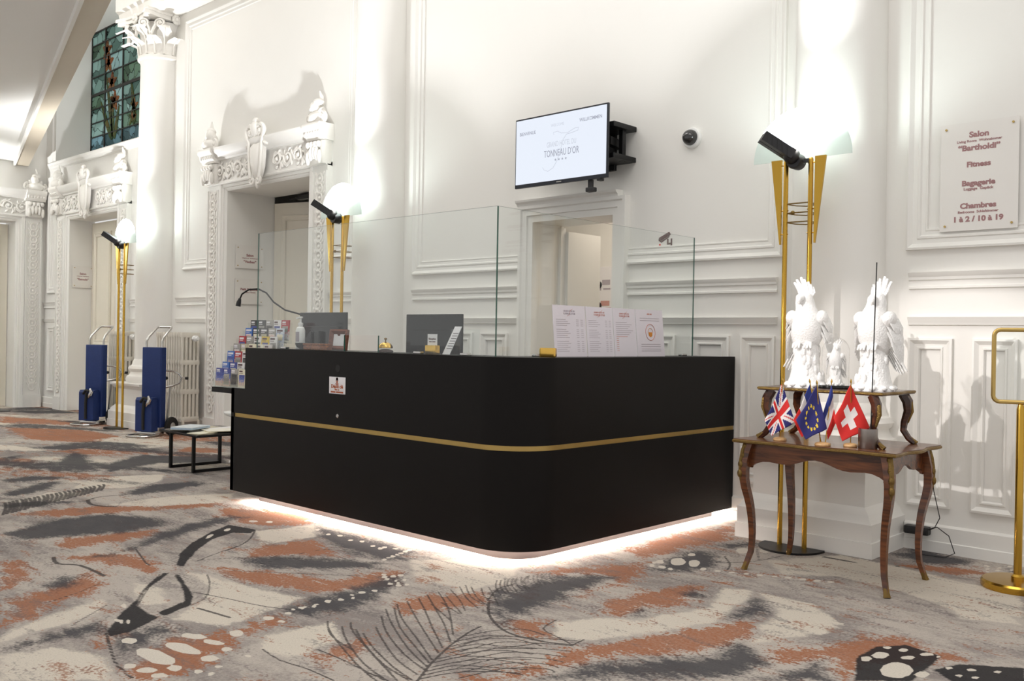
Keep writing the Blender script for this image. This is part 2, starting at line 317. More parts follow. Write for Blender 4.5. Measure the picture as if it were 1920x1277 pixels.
CARPET_SHAPES = """s -3.88,1.29 -3.9,1.41 -3.95,1.58 -3.98,1.74 -3.73,1.64 -3.79,1.52 -3.79,1.37 -3.81,1.26
s -3.74,1.65 -3.73,1.72 -3.75,1.82 -3.69,1.88 -3.57,1.88 -3.54,1.76 -3.52,1.67 -3.45,1.56 -3.58,1.58
s -3.56,2.32 -3.65,2.53 -3.64,2.74 -3.73,2.98 -3.68,3.15 -3.53,3.01 -3.42,2.78 -3.34,2.52 -3.38,2.34 -3.49,2.3
s -5,3.51 -4.67,3.51 -4.25,3.54 -3.97,3.45 -3.86,3.33 -3.99,3.23 -4.25,3.19 -4.71,3.3
s -4.58,2.68 -4.46,2.9 -4.14,3.12 -3.94,3.21 -3.83,3.11 -4.03,2.86 -4.29,2.65
s -5.1,2.12 -5.13,2.27 -5.21,2.42 -5.44,2.66 -5.61,2.96 -5.67,3.29 -5.5,3.35 -5.39,3.02 -5.22,2.68 -5.1,2.4 -5.03,2.22
s -6.04,1.99 -6.27,2.35 -6.25,2.72 -5.89,2.91 -5.6,2.84 -5.56,2.58 -5.64,2.3 -5.77,1.99
s -6.94,3.1 -7.23,3.48 -7.14,3.85 -6.92,3.85 -6.8,3.45 -6.78,3.11
s -8.87,3.34 -9.72,3.87 -9.31,3.86 -8.16,3.52 -8.31,3.35
s -8.52,3.63 -9.01,4.23 -8.34,4.83 -7.87,4.56 -8.29,4.09 -8,3.48
s -7.51,2.48 -7.85,2.86 -7.83,3.1 -7.41,2.78 -7.25,2.39
s -8.18,2.69 -8.27,2.97 -7.92,3.22 -7.91,2.9 -8.01,2.64
s -10.21,3.61 -10.3,4.07 -9.87,4.23 -9.76,3.81
s -9.62,3.16 -9.68,3.4 -9.2,3.16 -9.23,3.04
s -15.09,4.96 -14.73,5.66 -13.94,5.77 -14.28,5.12
s -7.11,2.34 -7.06,2.61 -6.78,2.8 -6.74,2.53 -6.85,2.26
s -4.68,1.7 -4.81,1.86 -4.74,1.97 -4.59,1.87 -4.53,1.73
s -3.16,3.19 -3.2,3.43 -2.67,2.87 -2.77,2.87 -2.93,2.98
s -3.04,3.1 -3.15,3.42 -3.13,3.62 -3.03,3.84 -2.88,3.89 -2.85,3.69 -2.85,3.5 -2.78,3.36 -2.79,3.26 -2.76,3.05 -2.73,2.92 -2.85,2.96
s -2.13,3.59 -2.18,3.8 -2.22,4.03 -2.15,4.05 -2.04,3.95 -2.01,3.84 -2.07,3.69
s -2.22,2.49 -2.23,2.63 -2.18,2.81 -2.08,2.99 -1.93,3.2 -1.97,3.42 -1.96,3.49 -1.69,3.29 -1.72,3.15 -1.7,3.03
s -2.47,3.37 -2.51,3.56 -2.43,3.54 -2.38,3.42 -2.4,3.34
s -2.49,3.82 -2.52,3.99 -2.38,3.94 -2.37,3.79
s -2.87,4.12 -2.97,4.44 -2.95,4.7 -2.79,4.76 -2.67,4.53 -2.64,4.38 -2.76,4.12
s -2.13,5.48 -2.11,5.79 -1.92,5.72 -1.68,5.66 -1.73,5.45 -1.92,5.35
s -2.96,4.98 -2.83,5.2 -2.73,5.2 -2.83,4.83
s -1.55,5.65 -1.46,5.65 -1.42,5.47 -1.51,5.44
k -4.62,2.38 -4.86,2.52 -5.06,2.7 -5.25,2.92 -5.38,3.12 -5.13,3.16 -5.06,3.08 -5.15,3.01 -5.07,2.84 -4.88,2.64 -4.66,2.46 -4.57,2.39
k -4.52,2.26 -4.37,2.11 -4.13,1.93 -3.95,1.77 -3.79,1.66 -3.72,1.64 -3.72,1.72 -3.77,1.81 -3.83,1.9 -3.9,1.89 -4.06,1.91 -4.25,2.03 -4.38,2.16 -4.49,2.27
k -4.45,2.28 -4.43,2.3 -4.2,2.22 -4.01,2.15 -3.9,2.08 -3.88,2 -3.99,2.1 -4.19,2.19
k -3.89,1.92 -3.97,2.07 -3.89,2.06 -3.83,1.92
k -1.43,3.38 -1.51,3.58 -1.51,3.77 -1.43,3.88 -1.28,3.84 -1.27,3.7 -1.26,3.48 -1.41,3.33
k -1.25,3.66 -1.2,3.8 -1.01,3.93 -0.96,3.75 -1.14,3.57
s -1.71,3.06 -1.64,3.23 -1.61,3.43 -1.58,3.5 -1.56,3.4 -1.44,3.26 -1.69,3.01
s -2.2,3.98 -2.22,4.06 -2.17,4.06 -2.1,3.96 -2.13,3.89
r -5.41,1.79 -5.19,1.84 -4.93,1.8 -4.74,1.64 -4.69,1.55
r -4.49,1.49 -4.64,1.75 -4.82,2 -4.49,1.97 -4.35,1.82 -4.31,1.65 -4.12,1.51 -4.14,1.37
r -3.72,1.55 -3.72,1.63 -3.48,1.55 -3.59,1.51
r -5.21,2 -5.17,2.18 -5.08,2.33 -4.88,2.36 -4.54,2.31 -4.56,2.2 -4.88,2.1
r -5.98,3.39 -5.34,3.74 -5,3.51 -5.26,3.22 -5.66,3.17
r -4.55,2.46 -4.21,2.66 -3.83,2.8 -3.8,3.1 -3.7,3.17 -3.52,2.94 -3.67,2.61 -4.07,2.42
r -3.34,1.49 -3.45,1.67 -3.58,1.82 -3.49,1.87 -3.48,2.08 -3.58,2.27 -3.41,2.3 -3.33,1.99 -3.13,1.76 -3.11,1.55 -3.2,1.45
r -3.35,2.73 -3.31,2.96 -3.21,3.27 -3,3.09 -3.04,2.87 -3.17,2.68
r -3.02,2.03 -3.04,2.29 -3,2.42 -2.88,2.27 -2.85,2.09
r -6.65,2.19 -6.6,2.69 -6.27,3.3 -6.15,3.61 -5.98,3.39 -6.18,2.87 -6.33,2.41
r -12.63,4.15 -11.75,4.77 -10.16,4.89 -10.07,4.37 -10.95,3.87
r -8.14,3.31 -7.62,3.58 -7.59,3.38 -7.89,3.25
r -9.33,4.9 -8.86,5.13 -8.63,4.88 -9.02,4.56
r -14.17,4.65 -12.78,5.18 -12.28,4.92 -13.16,4.33
r -4.78,2.95 -4.68,3.28 -4.17,3.13 -4.39,2.94 -4.5,2.68
r -5.69,2.17 -5.61,2.48 -5.55,2.78 -5.36,2.59 -5.35,2.27 -5.39,2.08
r -2.81,2.92 -2.73,3.03 -2.63,3.1 -2.58,2.99 -2.38,2.9 -2.58,2.83
r -3.3,3.57 -3.17,3.9 -2.97,4.28 -2.8,3.98 -2.76,3.76 -2.82,3.54 -2.89,3.88 -3.07,3.77
r -2.68,3.48 -2.64,3.74 -2.58,4.01 -2.46,4.11 -2.44,3.88 -2.31,3.81 -2.45,3.53 -2.44,3.33 -2.52,3.29
r -2.36,2.89 -2.25,3.23 -2.13,3.59 -2.07,3.69 -1.98,3.79 -1.99,3.69 -1.87,3.51 -1.9,3.38 -1.97,3.16 -2.09,3.01 -2.19,2.84 -2.24,2.65 -2.24,2.44 -2.38,2.29 -2.36,2.57
r -1.83,3.4 -1.66,3.64 -1.62,3.9 -1.49,3.98 -1.22,3.85 -1.27,3.68 -1.43,3.52 -1.43,3.27 -1.58,3.47 -1.68,3.27
r -3.23,4.39 -3.3,4.91 -3.19,5.58 -2.94,5.15 -2.99,4.77 -3.01,4.26
r -2.51,4.17 -2.45,4.27 -2.37,4.19 -2.43,4.09
r -2.62,4.4 -2.46,4.5 -2.26,4.6 -2.03,4.65 -2.15,4.54 -2.44,4.46
r -2.01,5.25 -1.81,5.41 -1.64,5.45 -1.49,5.43 -1.67,5.24 -1.87,5.21
r -2.33,2.38 -2.45,2.35 -2.4,2.3
r -3.08,3.34 -3.06,3.45 -2.94,3.35 -2.9,3.18
c -6.54,2.88 -6.6,3.18 -6.55,3.44 -6.4,3.76 -6.1,3.5 -6.28,3.03
c -7.39,2.95 -7.85,3.3 -7.64,3.82 -7.3,3.61 -7.15,3.27
c -3.76,1.93 -3.96,2.17 -4.13,2.29 -4.44,2.34 -4.34,2.4 -4.07,2.42 -3.66,2.51 -3.59,2.27 -3.51,2.03
c -5.09,3.14 -5.02,3.52 -4.72,3.32 -4.73,2.95
c -4.17,1.59 -4.27,1.84 -4.15,1.81 -4.08,1.74 -3.99,1.58 -3.98,1.42 -3.93,1.3 -4.02,1.33
c -3.3,2.09 -3.27,2.39 -3.04,2.28 -3.01,2.02 -3.18,1.98
c -3.77,1.25 -3.73,1.43 -3.49,1.53 -3.24,1.44 -3.5,1.16
c -4.42,2.06 -4.37,2.11 -4.29,2.12 -4,2.04 -4.04,1.93 -4.08,1.92
c -10.52,4.42 -11.15,5.57 -9.44,4.77 -9.48,4.17
c -3.89,3.35 -3.53,3.74 -3.17,3.39 -3.33,3.15 -3.53,3.08
c -7.05,2.33 -7.33,2.78 -7.17,2.96 -6.82,2.59
c -2.61,3.08 -2.52,3.27 -2.39,3.35 -2.27,3.76 -2.41,4.11 -2.28,4.17 -2.22,4.03 -2.18,3.8 -2.13,3.59 -2.25,3.23 -2.36,2.98 -2.49,2.92
c -2.25,4.16 -1.97,4.16 -1.74,3.95 -1.73,3.78 -1.88,3.44 -1.92,3.59 -1.98,3.67 -1.98,3.79 -2.04,3.95
c -2.53,4.79 -2.31,5.24 -2,5.21 -1.72,5.14 -1.33,5.06 -1.2,4.64 -1.45,4.57 -1.76,4.68 -2.09,4.75 -2.33,4.57
c -3.67,3.5 -3.45,3.74 -3.29,3.54 -3.22,3.2 -3.21,3.06
c -1.64,4.73 -1.34,4.83 -1.19,4.53 -1.4,4.43
w -3.59,1.69 -3.58,1.68 -3.57,1.66 -3.59,1.65 -3.61,1.64 -3.64,1.65 -3.65,1.66 -3.66,1.68 -3.64,1.69 -3.62,1.7
w -3.32,1.56 -3.31,1.55 -3.31,1.54 -3.32,1.53 -3.33,1.52 -3.35,1.53 -3.37,1.54 -3.37,1.55 -3.36,1.56 -3.34,1.57
w -3.23,1.6 -3.22,1.58 -3.22,1.57 -3.24,1.55 -3.26,1.54 -3.28,1.54 -3.29,1.56 -3.29,1.58 -3.28,1.59 -3.25,1.6
w -3.19,1.82 -3.18,1.8 -3.18,1.78 -3.19,1.77 -3.21,1.76 -3.24,1.77 -3.25,1.78 -3.25,1.8 -3.24,1.82 -3.21,1.82
w -3.19,1.67 -3.18,1.66 -3.17,1.64 -3.19,1.63 -3.21,1.63 -3.23,1.63 -3.24,1.65 -3.25,1.66 -3.23,1.67 -3.21,1.68
w -3.15,1.6 -3.14,1.59 -3.15,1.58 -3.16,1.56 -3.18,1.55 -3.2,1.56 -3.21,1.57 -3.2,1.58 -3.19,1.6 -3.17,1.6
w -3.11,1.71 -3.1,1.7 -3.1,1.69 -3.1,1.68 -3.12,1.68 -3.13,1.69 -3.14,1.69 -3.14,1.7 -3.13,1.71 -3.12,1.71
w -3.1,1.78 -3.1,1.78 -3.1,1.77 -3.1,1.76 -3.11,1.76 -3.12,1.76 -3.13,1.77 -3.13,1.78 -3.12,1.78 -3.11,1.79
w -3.39,2.04 -3.37,2.02 -3.37,2 -3.38,1.99 -3.41,1.99 -3.43,2 -3.45,2.01 -3.45,2.03 -3.44,2.05 -3.42,2.05
w -3.48,2.24 -3.47,2.23 -3.47,2.21 -3.48,2.2 -3.5,2.2 -3.52,2.21 -3.53,2.22 -3.53,2.23 -3.52,2.24 -3.5,2.25
w -4.08,1.87 -4.06,1.86 -4.05,1.85 -4.06,1.85 -4.08,1.85 -4.1,1.85 -4.12,1.87 -4.13,1.88 -4.12,1.88 -4.11,1.88
w -3.9,1.76 -3.88,1.75 -3.88,1.74 -3.88,1.74 -3.9,1.74 -3.91,1.74 -3.93,1.75 -3.93,1.76 -3.93,1.76 -3.91,1.76
w -3.87,1.76 -3.85,1.75 -3.84,1.74 -3.84,1.74 -3.85,1.74 -3.88,1.75 -3.9,1.76 -3.91,1.77 -3.9,1.77 -3.89,1.77
w -3.85,1.78 -3.83,1.77 -3.82,1.76 -3.82,1.76 -3.84,1.76 -3.86,1.77 -3.88,1.78 -3.89,1.79 -3.89,1.79 -3.87,1.79
w -3.06,1.72 -3.05,1.72 -3.05,1.71 -3.05,1.7 -3.06,1.7 -3.07,1.71 -3.08,1.71 -3.08,1.72 -3.08,1.73 -3.06,1.73
w -3.25,1.91 -3.24,1.9 -3.24,1.88 -3.25,1.87 -3.26,1.87 -3.28,1.88 -3.29,1.89 -3.29,1.9 -3.28,1.91 -3.26,1.91
w -3.13,1.92 -3.12,1.91 -3.12,1.91 -3.13,1.9 -3.14,1.9 -3.15,1.9 -3.16,1.91 -3.16,1.91 -3.15,1.92 -3.14,1.92
w -3.41,2.25 -3.4,2.24 -3.4,2.23 -3.41,2.23 -3.42,2.22 -3.44,2.23 -3.44,2.23 -3.44,2.25 -3.44,2.25 -3.42,2.25
w -3.26,1.68 -3.25,1.66 -3.27,1.64 -3.31,1.62 -3.38,1.62 -3.44,1.62 -3.49,1.64 -3.5,1.66 -3.48,1.68 -3.43,1.7 -3.37,1.7 -3.3,1.7
w -3.29,1.8 -3.28,1.79 -3.3,1.77 -3.34,1.75 -3.39,1.74 -3.45,1.74 -3.48,1.75 -3.49,1.77 -3.47,1.79 -3.43,1.81 -3.37,1.81 -3.32,1.81
w -3.44,1.91 -3.44,1.9 -3.44,1.88 -3.46,1.86 -3.49,1.85 -3.52,1.84 -3.54,1.85 -3.55,1.86 -3.55,1.88 -3.52,1.89 -3.5,1.91 -3.47,1.91
w -3.33,1.92 -3.32,1.91 -3.33,1.89 -3.35,1.88 -3.38,1.87 -3.4,1.87 -3.42,1.88 -3.43,1.89 -3.42,1.9 -3.4,1.91 -3.37,1.92 -3.35,1.92
w -5.17,2.9 -5.15,2.88 -5.13,2.86 -5.11,2.84 -5.1,2.82 -5.1,2.81 -5.11,2.81 -5.13,2.83 -5.16,2.85 -5.18,2.87 -5.19,2.89 -5.19,2.9
w -5.26,3.06 -5.24,3.05 -5.22,3.03 -5.21,3.01 -5.21,3 -5.22,3 -5.23,3 -5.25,3.01 -5.27,3.03 -5.28,3.05 -5.28,3.06 -5.27,3.07
w -3.49,2.33 -3.48,2.33 -3.48,2.32 -3.49,2.31 -3.5,2.31 -3.51,2.31 -3.52,2.32 -3.52,2.33 -3.52,2.34 -3.5,2.34
w -3.52,2.42 -3.51,2.41 -3.51,2.4 -3.52,2.4 -3.53,2.4 -3.54,2.4 -3.55,2.41 -3.55,2.42 -3.54,2.42 -3.53,2.42
w -3.5,2.47 -3.5,2.46 -3.49,2.46 -3.5,2.45 -3.51,2.45 -3.52,2.46 -3.53,2.47 -3.53,2.48 -3.53,2.48 -3.52,2.48
w -3.53,2.57 -3.52,2.56 -3.52,2.55 -3.53,2.54 -3.54,2.54 -3.55,2.55 -3.56,2.56 -3.56,2.57 -3.56,2.57 -3.54,2.58
w -3.51,2.63 -3.5,2.62 -3.5,2.61 -3.51,2.6 -3.52,2.6 -3.53,2.61 -3.54,2.62 -3.54,2.63 -3.54,2.63 -3.53,2.63
w -3.5,2.68 -3.49,2.67 -3.48,2.67 -3.49,2.66 -3.5,2.66 -3.51,2.67 -3.52,2.68 -3.52,2.69 -3.52,2.69 -3.51,2.69
w -3.54,2.77 -3.53,2.76 -3.53,2.75 -3.54,2.74 -3.55,2.74 -3.56,2.75 -3.57,2.76 -3.57,2.77 -3.56,2.78 -3.55,2.78
w -3.52,2.83 -3.51,2.82 -3.51,2.81 -3.51,2.81 -3.53,2.81 -3.54,2.81 -3.55,2.82 -3.55,2.83 -3.54,2.84 -3.53,2.84
w -3.53,2.38 -3.52,2.37 -3.52,2.37 -3.53,2.36 -3.54,2.36 -3.54,2.37 -3.55,2.37 -3.55,2.38 -3.55,2.38 -3.54,2.38
w -3.53,2.44 -3.52,2.43 -3.52,2.43 -3.52,2.42 -3.53,2.42 -3.54,2.42 -3.54,2.43 -3.55,2.44 -3.54,2.44 -3.54,2.44
w -3.52,2.5 -3.52,2.49 -3.52,2.48 -3.52,2.48 -3.53,2.48 -3.54,2.48 -3.54,2.49 -3.54,2.5 -3.54,2.5 -3.53,2.5
w -3.52,2.56 -3.51,2.55 -3.51,2.55 -3.51,2.54 -3.52,2.54 -3.53,2.54 -3.54,2.55 -3.54,2.56 -3.53,2.56 -3.53,2.56
w -3.51,2.62 -3.51,2.61 -3.51,2.61 -3.51,2.6 -3.52,2.6 -3.53,2.61 -3.53,2.61 -3.53,2.62 -3.53,2.62 -3.52,2.62
w -3.54,2.71 -3.53,2.7 -3.53,2.69 -3.54,2.69 -3.54,2.69 -3.55,2.69 -3.56,2.7 -3.56,2.71 -3.56,2.71 -3.55,2.71
w -3.54,2.77 -3.53,2.77 -3.53,2.76 -3.53,2.75 -3.54,2.75 -3.55,2.76 -3.56,2.77 -3.56,2.77 -3.55,2.78 -3.54,2.78
w -3.73,3.06 -3.72,3.05 -3.72,3.04 -3.72,3.03 -3.74,3.03 -3.75,3.04 -3.76,3.05 -3.76,3.06 -3.75,3.06 -3.74,3.06
w -3.56,3 -3.55,3 -3.55,2.98 -3.55,2.98 -3.56,2.98 -3.57,2.99 -3.58,3 -3.58,3.01 -3.58,3.01 -3.57,3.01
w -3.65,3.01 -3.64,3 -3.64,2.99 -3.64,2.98 -3.65,2.99 -3.67,2.99 -3.67,3 -3.68,3.01 -3.67,3.02 -3.66,3.02
w -3.66,3.11 -3.65,3.1 -3.65,3.09 -3.65,3.08 -3.67,3.08 -3.68,3.09 -3.69,3.1 -3.69,3.11 -3.68,3.12 -3.67,3.12
w -3.57,2.97 -3.56,2.96 -3.56,2.95 -3.57,2.94 -3.58,2.94 -3.59,2.95 -3.6,2.96 -3.6,2.97 -3.6,2.97 -3.59,2.97
w -3.58,3.06 -3.57,3.05 -3.57,3.04 -3.57,3.04 -3.58,3.04 -3.6,3.05 -3.6,3.06 -3.61,3.07 -3.6,3.07 -3.59,3.07
w -3.67,3.07 -3.66,3.06 -3.66,3.05 -3.67,3.04 -3.68,3.04 -3.69,3.05 -3.7,3.06 -3.7,3.07 -3.7,3.08 -3.69,3.08
w -3.51,3.02 -3.5,3.01 -3.5,3 -3.5,2.99 -3.51,2.99 -3.52,3 -3.53,3.01 -3.53,3.02 -3.53,3.02 -3.52,3.02
w -3.6,3.02 -3.59,3.01 -3.59,3 -3.59,3 -3.6,3 -3.61,3.01 -3.62,3.02 -3.62,3.03 -3.62,3.03 -3.61,3.03
w -3.69,3.03 -3.68,3.02 -3.68,3.01 -3.69,3 -3.7,3 -3.71,3.01 -3.72,3.02 -3.72,3.03 -3.71,3.04 -3.7,3.04
w -3.52,2.98 -3.51,2.97 -3.51,2.96 -3.52,2.95 -3.53,2.95 -3.54,2.96 -3.55,2.97 -3.55,2.98 -3.54,2.99 -3.53,2.98
w -4.21,3.42 -4.2,3.4 -4.2,3.4 -4.2,3.39 -4.21,3.39 -4.23,3.4 -4.24,3.41 -4.24,3.42 -4.23,3.42 -4.22,3.42
w -4.01,3.35 -4.01,3.34 -4,3.33 -4.01,3.32 -4.02,3.32 -4.03,3.33 -4.04,3.34 -4.04,3.35 -4.04,3.35 -4.03,3.35
w -4.05,3.47 -4.04,3.46 -4.04,3.45 -4.05,3.44 -4.06,3.44 -4.07,3.45 -4.08,3.46 -4.08,3.47 -4.08,3.48 -4.06,3.48
w -3.99,3.27 -3.98,3.26 -3.98,3.25 -3.98,3.24 -3.99,3.24 -4,3.25 -4.01,3.26 -4.01,3.27 -4.01,3.27 -4,3.27
w -4.02,3.38 -4.01,3.38 -4.01,3.37 -4.02,3.36 -4.03,3.36 -4.04,3.37 -4.05,3.38 -4.05,3.39 -4.05,3.39 -4.04,3.39
w -4.06,3.51 -4.05,3.5 -4.05,3.49 -4.06,3.48 -4.07,3.48 -4.08,3.49 -4.09,3.5 -4.09,3.51 -4.08,3.52 -4.07,3.52
w -4,3.3 -3.99,3.29 -3.99,3.28 -3.99,3.28 -4,3.28 -4.01,3.28 -4.02,3.29 -4.02,3.3 -4.02,3.31 -4.01,3.31
w -4.03,3.42 -4.02,3.41 -4.02,3.4 -4.03,3.4 -4.04,3.4 -4.05,3.4 -4.06,3.41 -4.06,3.42 -4.05,3.43 -4.04,3.43
w -4.2,3.41 -4.19,3.4 -4.19,3.39 -4.19,3.38 -4.2,3.38 -4.22,3.39 -4.22,3.4 -4.23,3.41 -4.22,3.42 -4.21,3.42
w -4,3.34 -4,3.33 -3.99,3.32 -4,3.31 -4.01,3.31 -4.02,3.32 -4.03,3.33 -4.03,3.34 -4.03,3.35 -4.02,3.35
w -4.04,3.46 -4.03,3.45 -4.03,3.44 -4.04,3.44 -4.05,3.44 -4.06,3.44 -4.07,3.45 -4.07,3.46 -4.06,3.47 -4.05,3.47
w -3.98,3.26 -3.97,3.25 -3.97,3.24 -3.97,3.23 -3.98,3.23 -4,3.24 -4,3.25 -4,3.26 -4,3.27 -3.99,3.27
w -4.87,3.45 -4.86,3.44 -4.85,3.43 -4.86,3.42 -4.87,3.42 -4.89,3.43 -4.9,3.44 -4.9,3.45 -4.9,3.46 -4.88,3.46
w -4.71,3.42 -4.7,3.41 -4.7,3.4 -4.7,3.39 -4.72,3.39 -4.73,3.4 -4.74,3.41 -4.75,3.42 -4.74,3.43 -4.73,3.43
w -4.63,3.45 -4.62,3.44 -4.62,3.43 -4.63,3.42 -4.64,3.42 -4.66,3.43 -4.67,3.44 -4.67,3.45 -4.66,3.46 -4.65,3.46
w -4.49,3.42 -4.48,3.41 -4.48,3.4 -4.48,3.39 -4.5,3.39 -4.51,3.4 -4.52,3.41 -4.52,3.42 -4.51,3.43 -4.5,3.43
w -4.42,3.45 -4.41,3.44 -4.4,3.43 -4.41,3.42 -4.42,3.42 -4.44,3.43 -4.45,3.44 -4.45,3.45 -4.44,3.46 -4.43,3.46
w -4.28,3.42 -4.27,3.41 -4.27,3.4 -4.27,3.39 -4.28,3.39 -4.3,3.4 -4.31,3.41 -4.31,3.42 -4.3,3.43 -4.29,3.43
w -4.21,3.45 -4.2,3.44 -4.2,3.43 -4.2,3.42 -4.21,3.42 -4.23,3.43 -4.24,3.44 -4.24,3.45 -4.23,3.46 -4.22,3.46
w -4.14,3.48 -4.13,3.46 -4.13,3.45 -4.13,3.45 -4.15,3.45 -4.16,3.45 -4.17,3.46 -4.17,3.47 -4.16,3.48 -4.15,3.48
w -5.35,3.31 -5.34,3.3 -5.34,3.28 -5.35,3.27 -5.37,3.26 -5.39,3.27 -5.41,3.28 -5.41,3.3 -5.39,3.31 -5.37,3.32
w -5.27,3.37 -5.25,3.35 -5.25,3.34 -5.26,3.33 -5.28,3.33 -5.3,3.33 -5.31,3.35 -5.32,3.36 -5.31,3.38 -5.29,3.38
w -1.46,3.61 -1.46,3.59 -1.46,3.57 -1.47,3.56 -1.48,3.56 -1.49,3.58 -1.5,3.6 -1.49,3.62 -1.48,3.63 -1.47,3.62
w -1.43,3.7 -1.43,3.67 -1.43,3.65 -1.45,3.63 -1.46,3.63 -1.48,3.65 -1.48,3.68 -1.48,3.71 -1.46,3.72 -1.44,3.72
w -1.46,3.8 -1.46,3.79 -1.46,3.77 -1.47,3.77 -1.48,3.77 -1.48,3.77 -1.49,3.79 -1.48,3.8 -1.48,3.81 -1.47,3.81
w -1.4,3.82 -1.4,3.8 -1.4,3.79 -1.41,3.78 -1.42,3.78 -1.43,3.79 -1.43,3.81 -1.43,3.82 -1.42,3.83 -1.41,3.83
w -1.35,3.75 -1.35,3.73 -1.35,3.71 -1.37,3.7 -1.38,3.69 -1.39,3.71 -1.39,3.72 -1.38,3.74 -1.37,3.76 -1.36,3.76
w -1.31,3.84 -1.31,3.82 -1.32,3.81 -1.33,3.79 -1.34,3.79 -1.35,3.8 -1.35,3.82 -1.34,3.84 -1.33,3.85 -1.32,3.85
w -1.3,3.6 -1.29,3.54 -1.3,3.48 -1.33,3.46 -1.36,3.46 -1.39,3.51 -1.4,3.57 -1.39,3.63 -1.37,3.65 -1.33,3.64
w -1.2,3.73 -1.2,3.72 -1.21,3.71 -1.21,3.7 -1.22,3.7 -1.22,3.71 -1.23,3.72 -1.22,3.73 -1.22,3.74 -1.21,3.74
w -1.13,3.77 -1.13,3.76 -1.14,3.75 -1.15,3.74 -1.15,3.74 -1.16,3.75 -1.16,3.76 -1.16,3.77 -1.15,3.78 -1.14,3.78
w -1.1,3.7 -1.1,3.68 -1.1,3.67 -1.11,3.67 -1.12,3.67 -1.12,3.67 -1.12,3.69 -1.12,3.7 -1.11,3.7 -1.11,3.7
w -1.15,3.67 -1.15,3.66 -1.15,3.65 -1.16,3.64 -1.16,3.65 -1.17,3.65 -1.17,3.66 -1.17,3.67 -1.16,3.68 -1.15,3.68
w -1.06,3.82 -1.06,3.81 -1.06,3.8 -1.07,3.79 -1.07,3.79 -1.08,3.8 -1.08,3.81 -1.08,3.82 -1.07,3.83 -1.06,3.83
w -1.24,3.6 -1.24,3.58 -1.24,3.55 -1.25,3.54 -1.27,3.54 -1.28,3.56 -1.28,3.58 -1.28,3.6 -1.26,3.62 -1.25,3.61
w -1.28,3.83 -1.28,3.82 -1.28,3.81 -1.28,3.81 -1.29,3.81 -1.29,3.82 -1.3,3.83 -1.29,3.84 -1.29,3.84 -1.28,3.84
w -2.92,4.34 -2.9,4.32 -2.9,4.29 -2.91,4.29 -2.93,4.29 -2.95,4.31 -2.96,4.34 -2.96,4.36 -2.95,4.37 -2.94,4.37
w -2.83,4.43 -2.81,4.38 -2.81,4.34 -2.83,4.32 -2.86,4.33 -2.89,4.37 -2.92,4.42 -2.92,4.46 -2.9,4.49 -2.87,4.47
w -2.76,4.46 -2.74,4.41 -2.73,4.38 -2.75,4.36 -2.77,4.37 -2.8,4.41 -2.83,4.46 -2.83,4.49 -2.82,4.51 -2.79,4.5
w -2.9,4.23 -2.89,4.21 -2.89,4.2 -2.9,4.19 -2.91,4.2 -2.92,4.21 -2.93,4.23 -2.94,4.24 -2.93,4.25 -2.92,4.25
w -2.84,4.25 -2.83,4.23 -2.83,4.21 -2.84,4.21 -2.86,4.21 -2.87,4.22 -2.88,4.24 -2.88,4.26 -2.87,4.26 -2.86,4.26
w -2.89,4.62 -2.88,4.6 -2.88,4.58 -2.89,4.57 -2.91,4.57 -2.92,4.59 -2.93,4.61 -2.93,4.63 -2.92,4.64 -2.91,4.64
w -2.93,4.3 -2.93,4.28 -2.92,4.27 -2.93,4.26 -2.94,4.27 -2.95,4.28 -2.96,4.29 -2.96,4.31 -2.95,4.31 -2.94,4.31
w -2.67,4.38 -2.66,4.36 -2.66,4.34 -2.67,4.33 -2.68,4.33 -2.69,4.35 -2.7,4.37 -2.7,4.38 -2.69,4.39 -2.68,4.39
w -2.73,4.94 -2.71,4.9 -2.71,4.86 -2.73,4.84 -2.75,4.85 -2.78,4.88 -2.8,4.92 -2.8,4.96 -2.78,4.98 -2.75,4.97
w -2.64,5.03 -2.63,5 -2.63,4.96 -2.64,4.95 -2.67,4.96 -2.69,4.99 -2.7,5.02 -2.7,5.06 -2.69,5.07 -2.67,5.06
w -2.79,4.24 -2.78,4.23 -2.78,4.21 -2.79,4.21 -2.8,4.21 -2.81,4.22 -2.82,4.24 -2.82,4.25 -2.81,4.26 -2.8,4.25
w -2.59,4.39 -2.58,4.38 -2.59,4.37 -2.6,4.36 -2.61,4.36 -2.61,4.37 -2.62,4.38 -2.62,4.39 -2.61,4.4 -2.6,4.4
w -2.52,4.42 -2.52,4.41 -2.52,4.4 -2.53,4.39 -2.54,4.39 -2.55,4.4 -2.55,4.41 -2.55,4.42 -2.54,4.43 -2.53,4.43
w -2.46,4.45 -2.45,4.44 -2.46,4.43 -2.46,4.42 -2.47,4.42 -2.48,4.43 -2.48,4.44 -2.48,4.45 -2.47,4.46 -2.46,4.46
w -2.39,4.48 -2.39,4.47 -2.39,4.46 -2.4,4.45 -2.41,4.45 -2.42,4.46 -2.42,4.47 -2.42,4.48 -2.41,4.49 -2.4,4.49
w -2.33,4.51 -2.32,4.5 -2.33,4.49 -2.33,4.48 -2.34,4.48 -2.35,4.49 -2.35,4.5 -2.35,4.51 -2.34,4.52 -2.33,4.52
w -2.26,4.54 -2.26,4.53 -2.26,4.51 -2.27,4.51 -2.28,4.51 -2.29,4.51 -2.29,4.53 -2.29,4.54 -2.28,4.55 -2.27,4.55
w -2.2,4.57 -2.19,4.56 -2.2,4.54 -2.21,4.54 -2.21,4.54 -2.22,4.54 -2.23,4.55 -2.22,4.57 -2.21,4.58 -2.2,4.58
w -2.13,4.6 -2.13,4.58 -2.13,4.57 -2.14,4.56 -2.15,4.56 -2.16,4.57 -2.16,4.58 -2.16,4.6 -2.15,4.61 -2.14,4.61
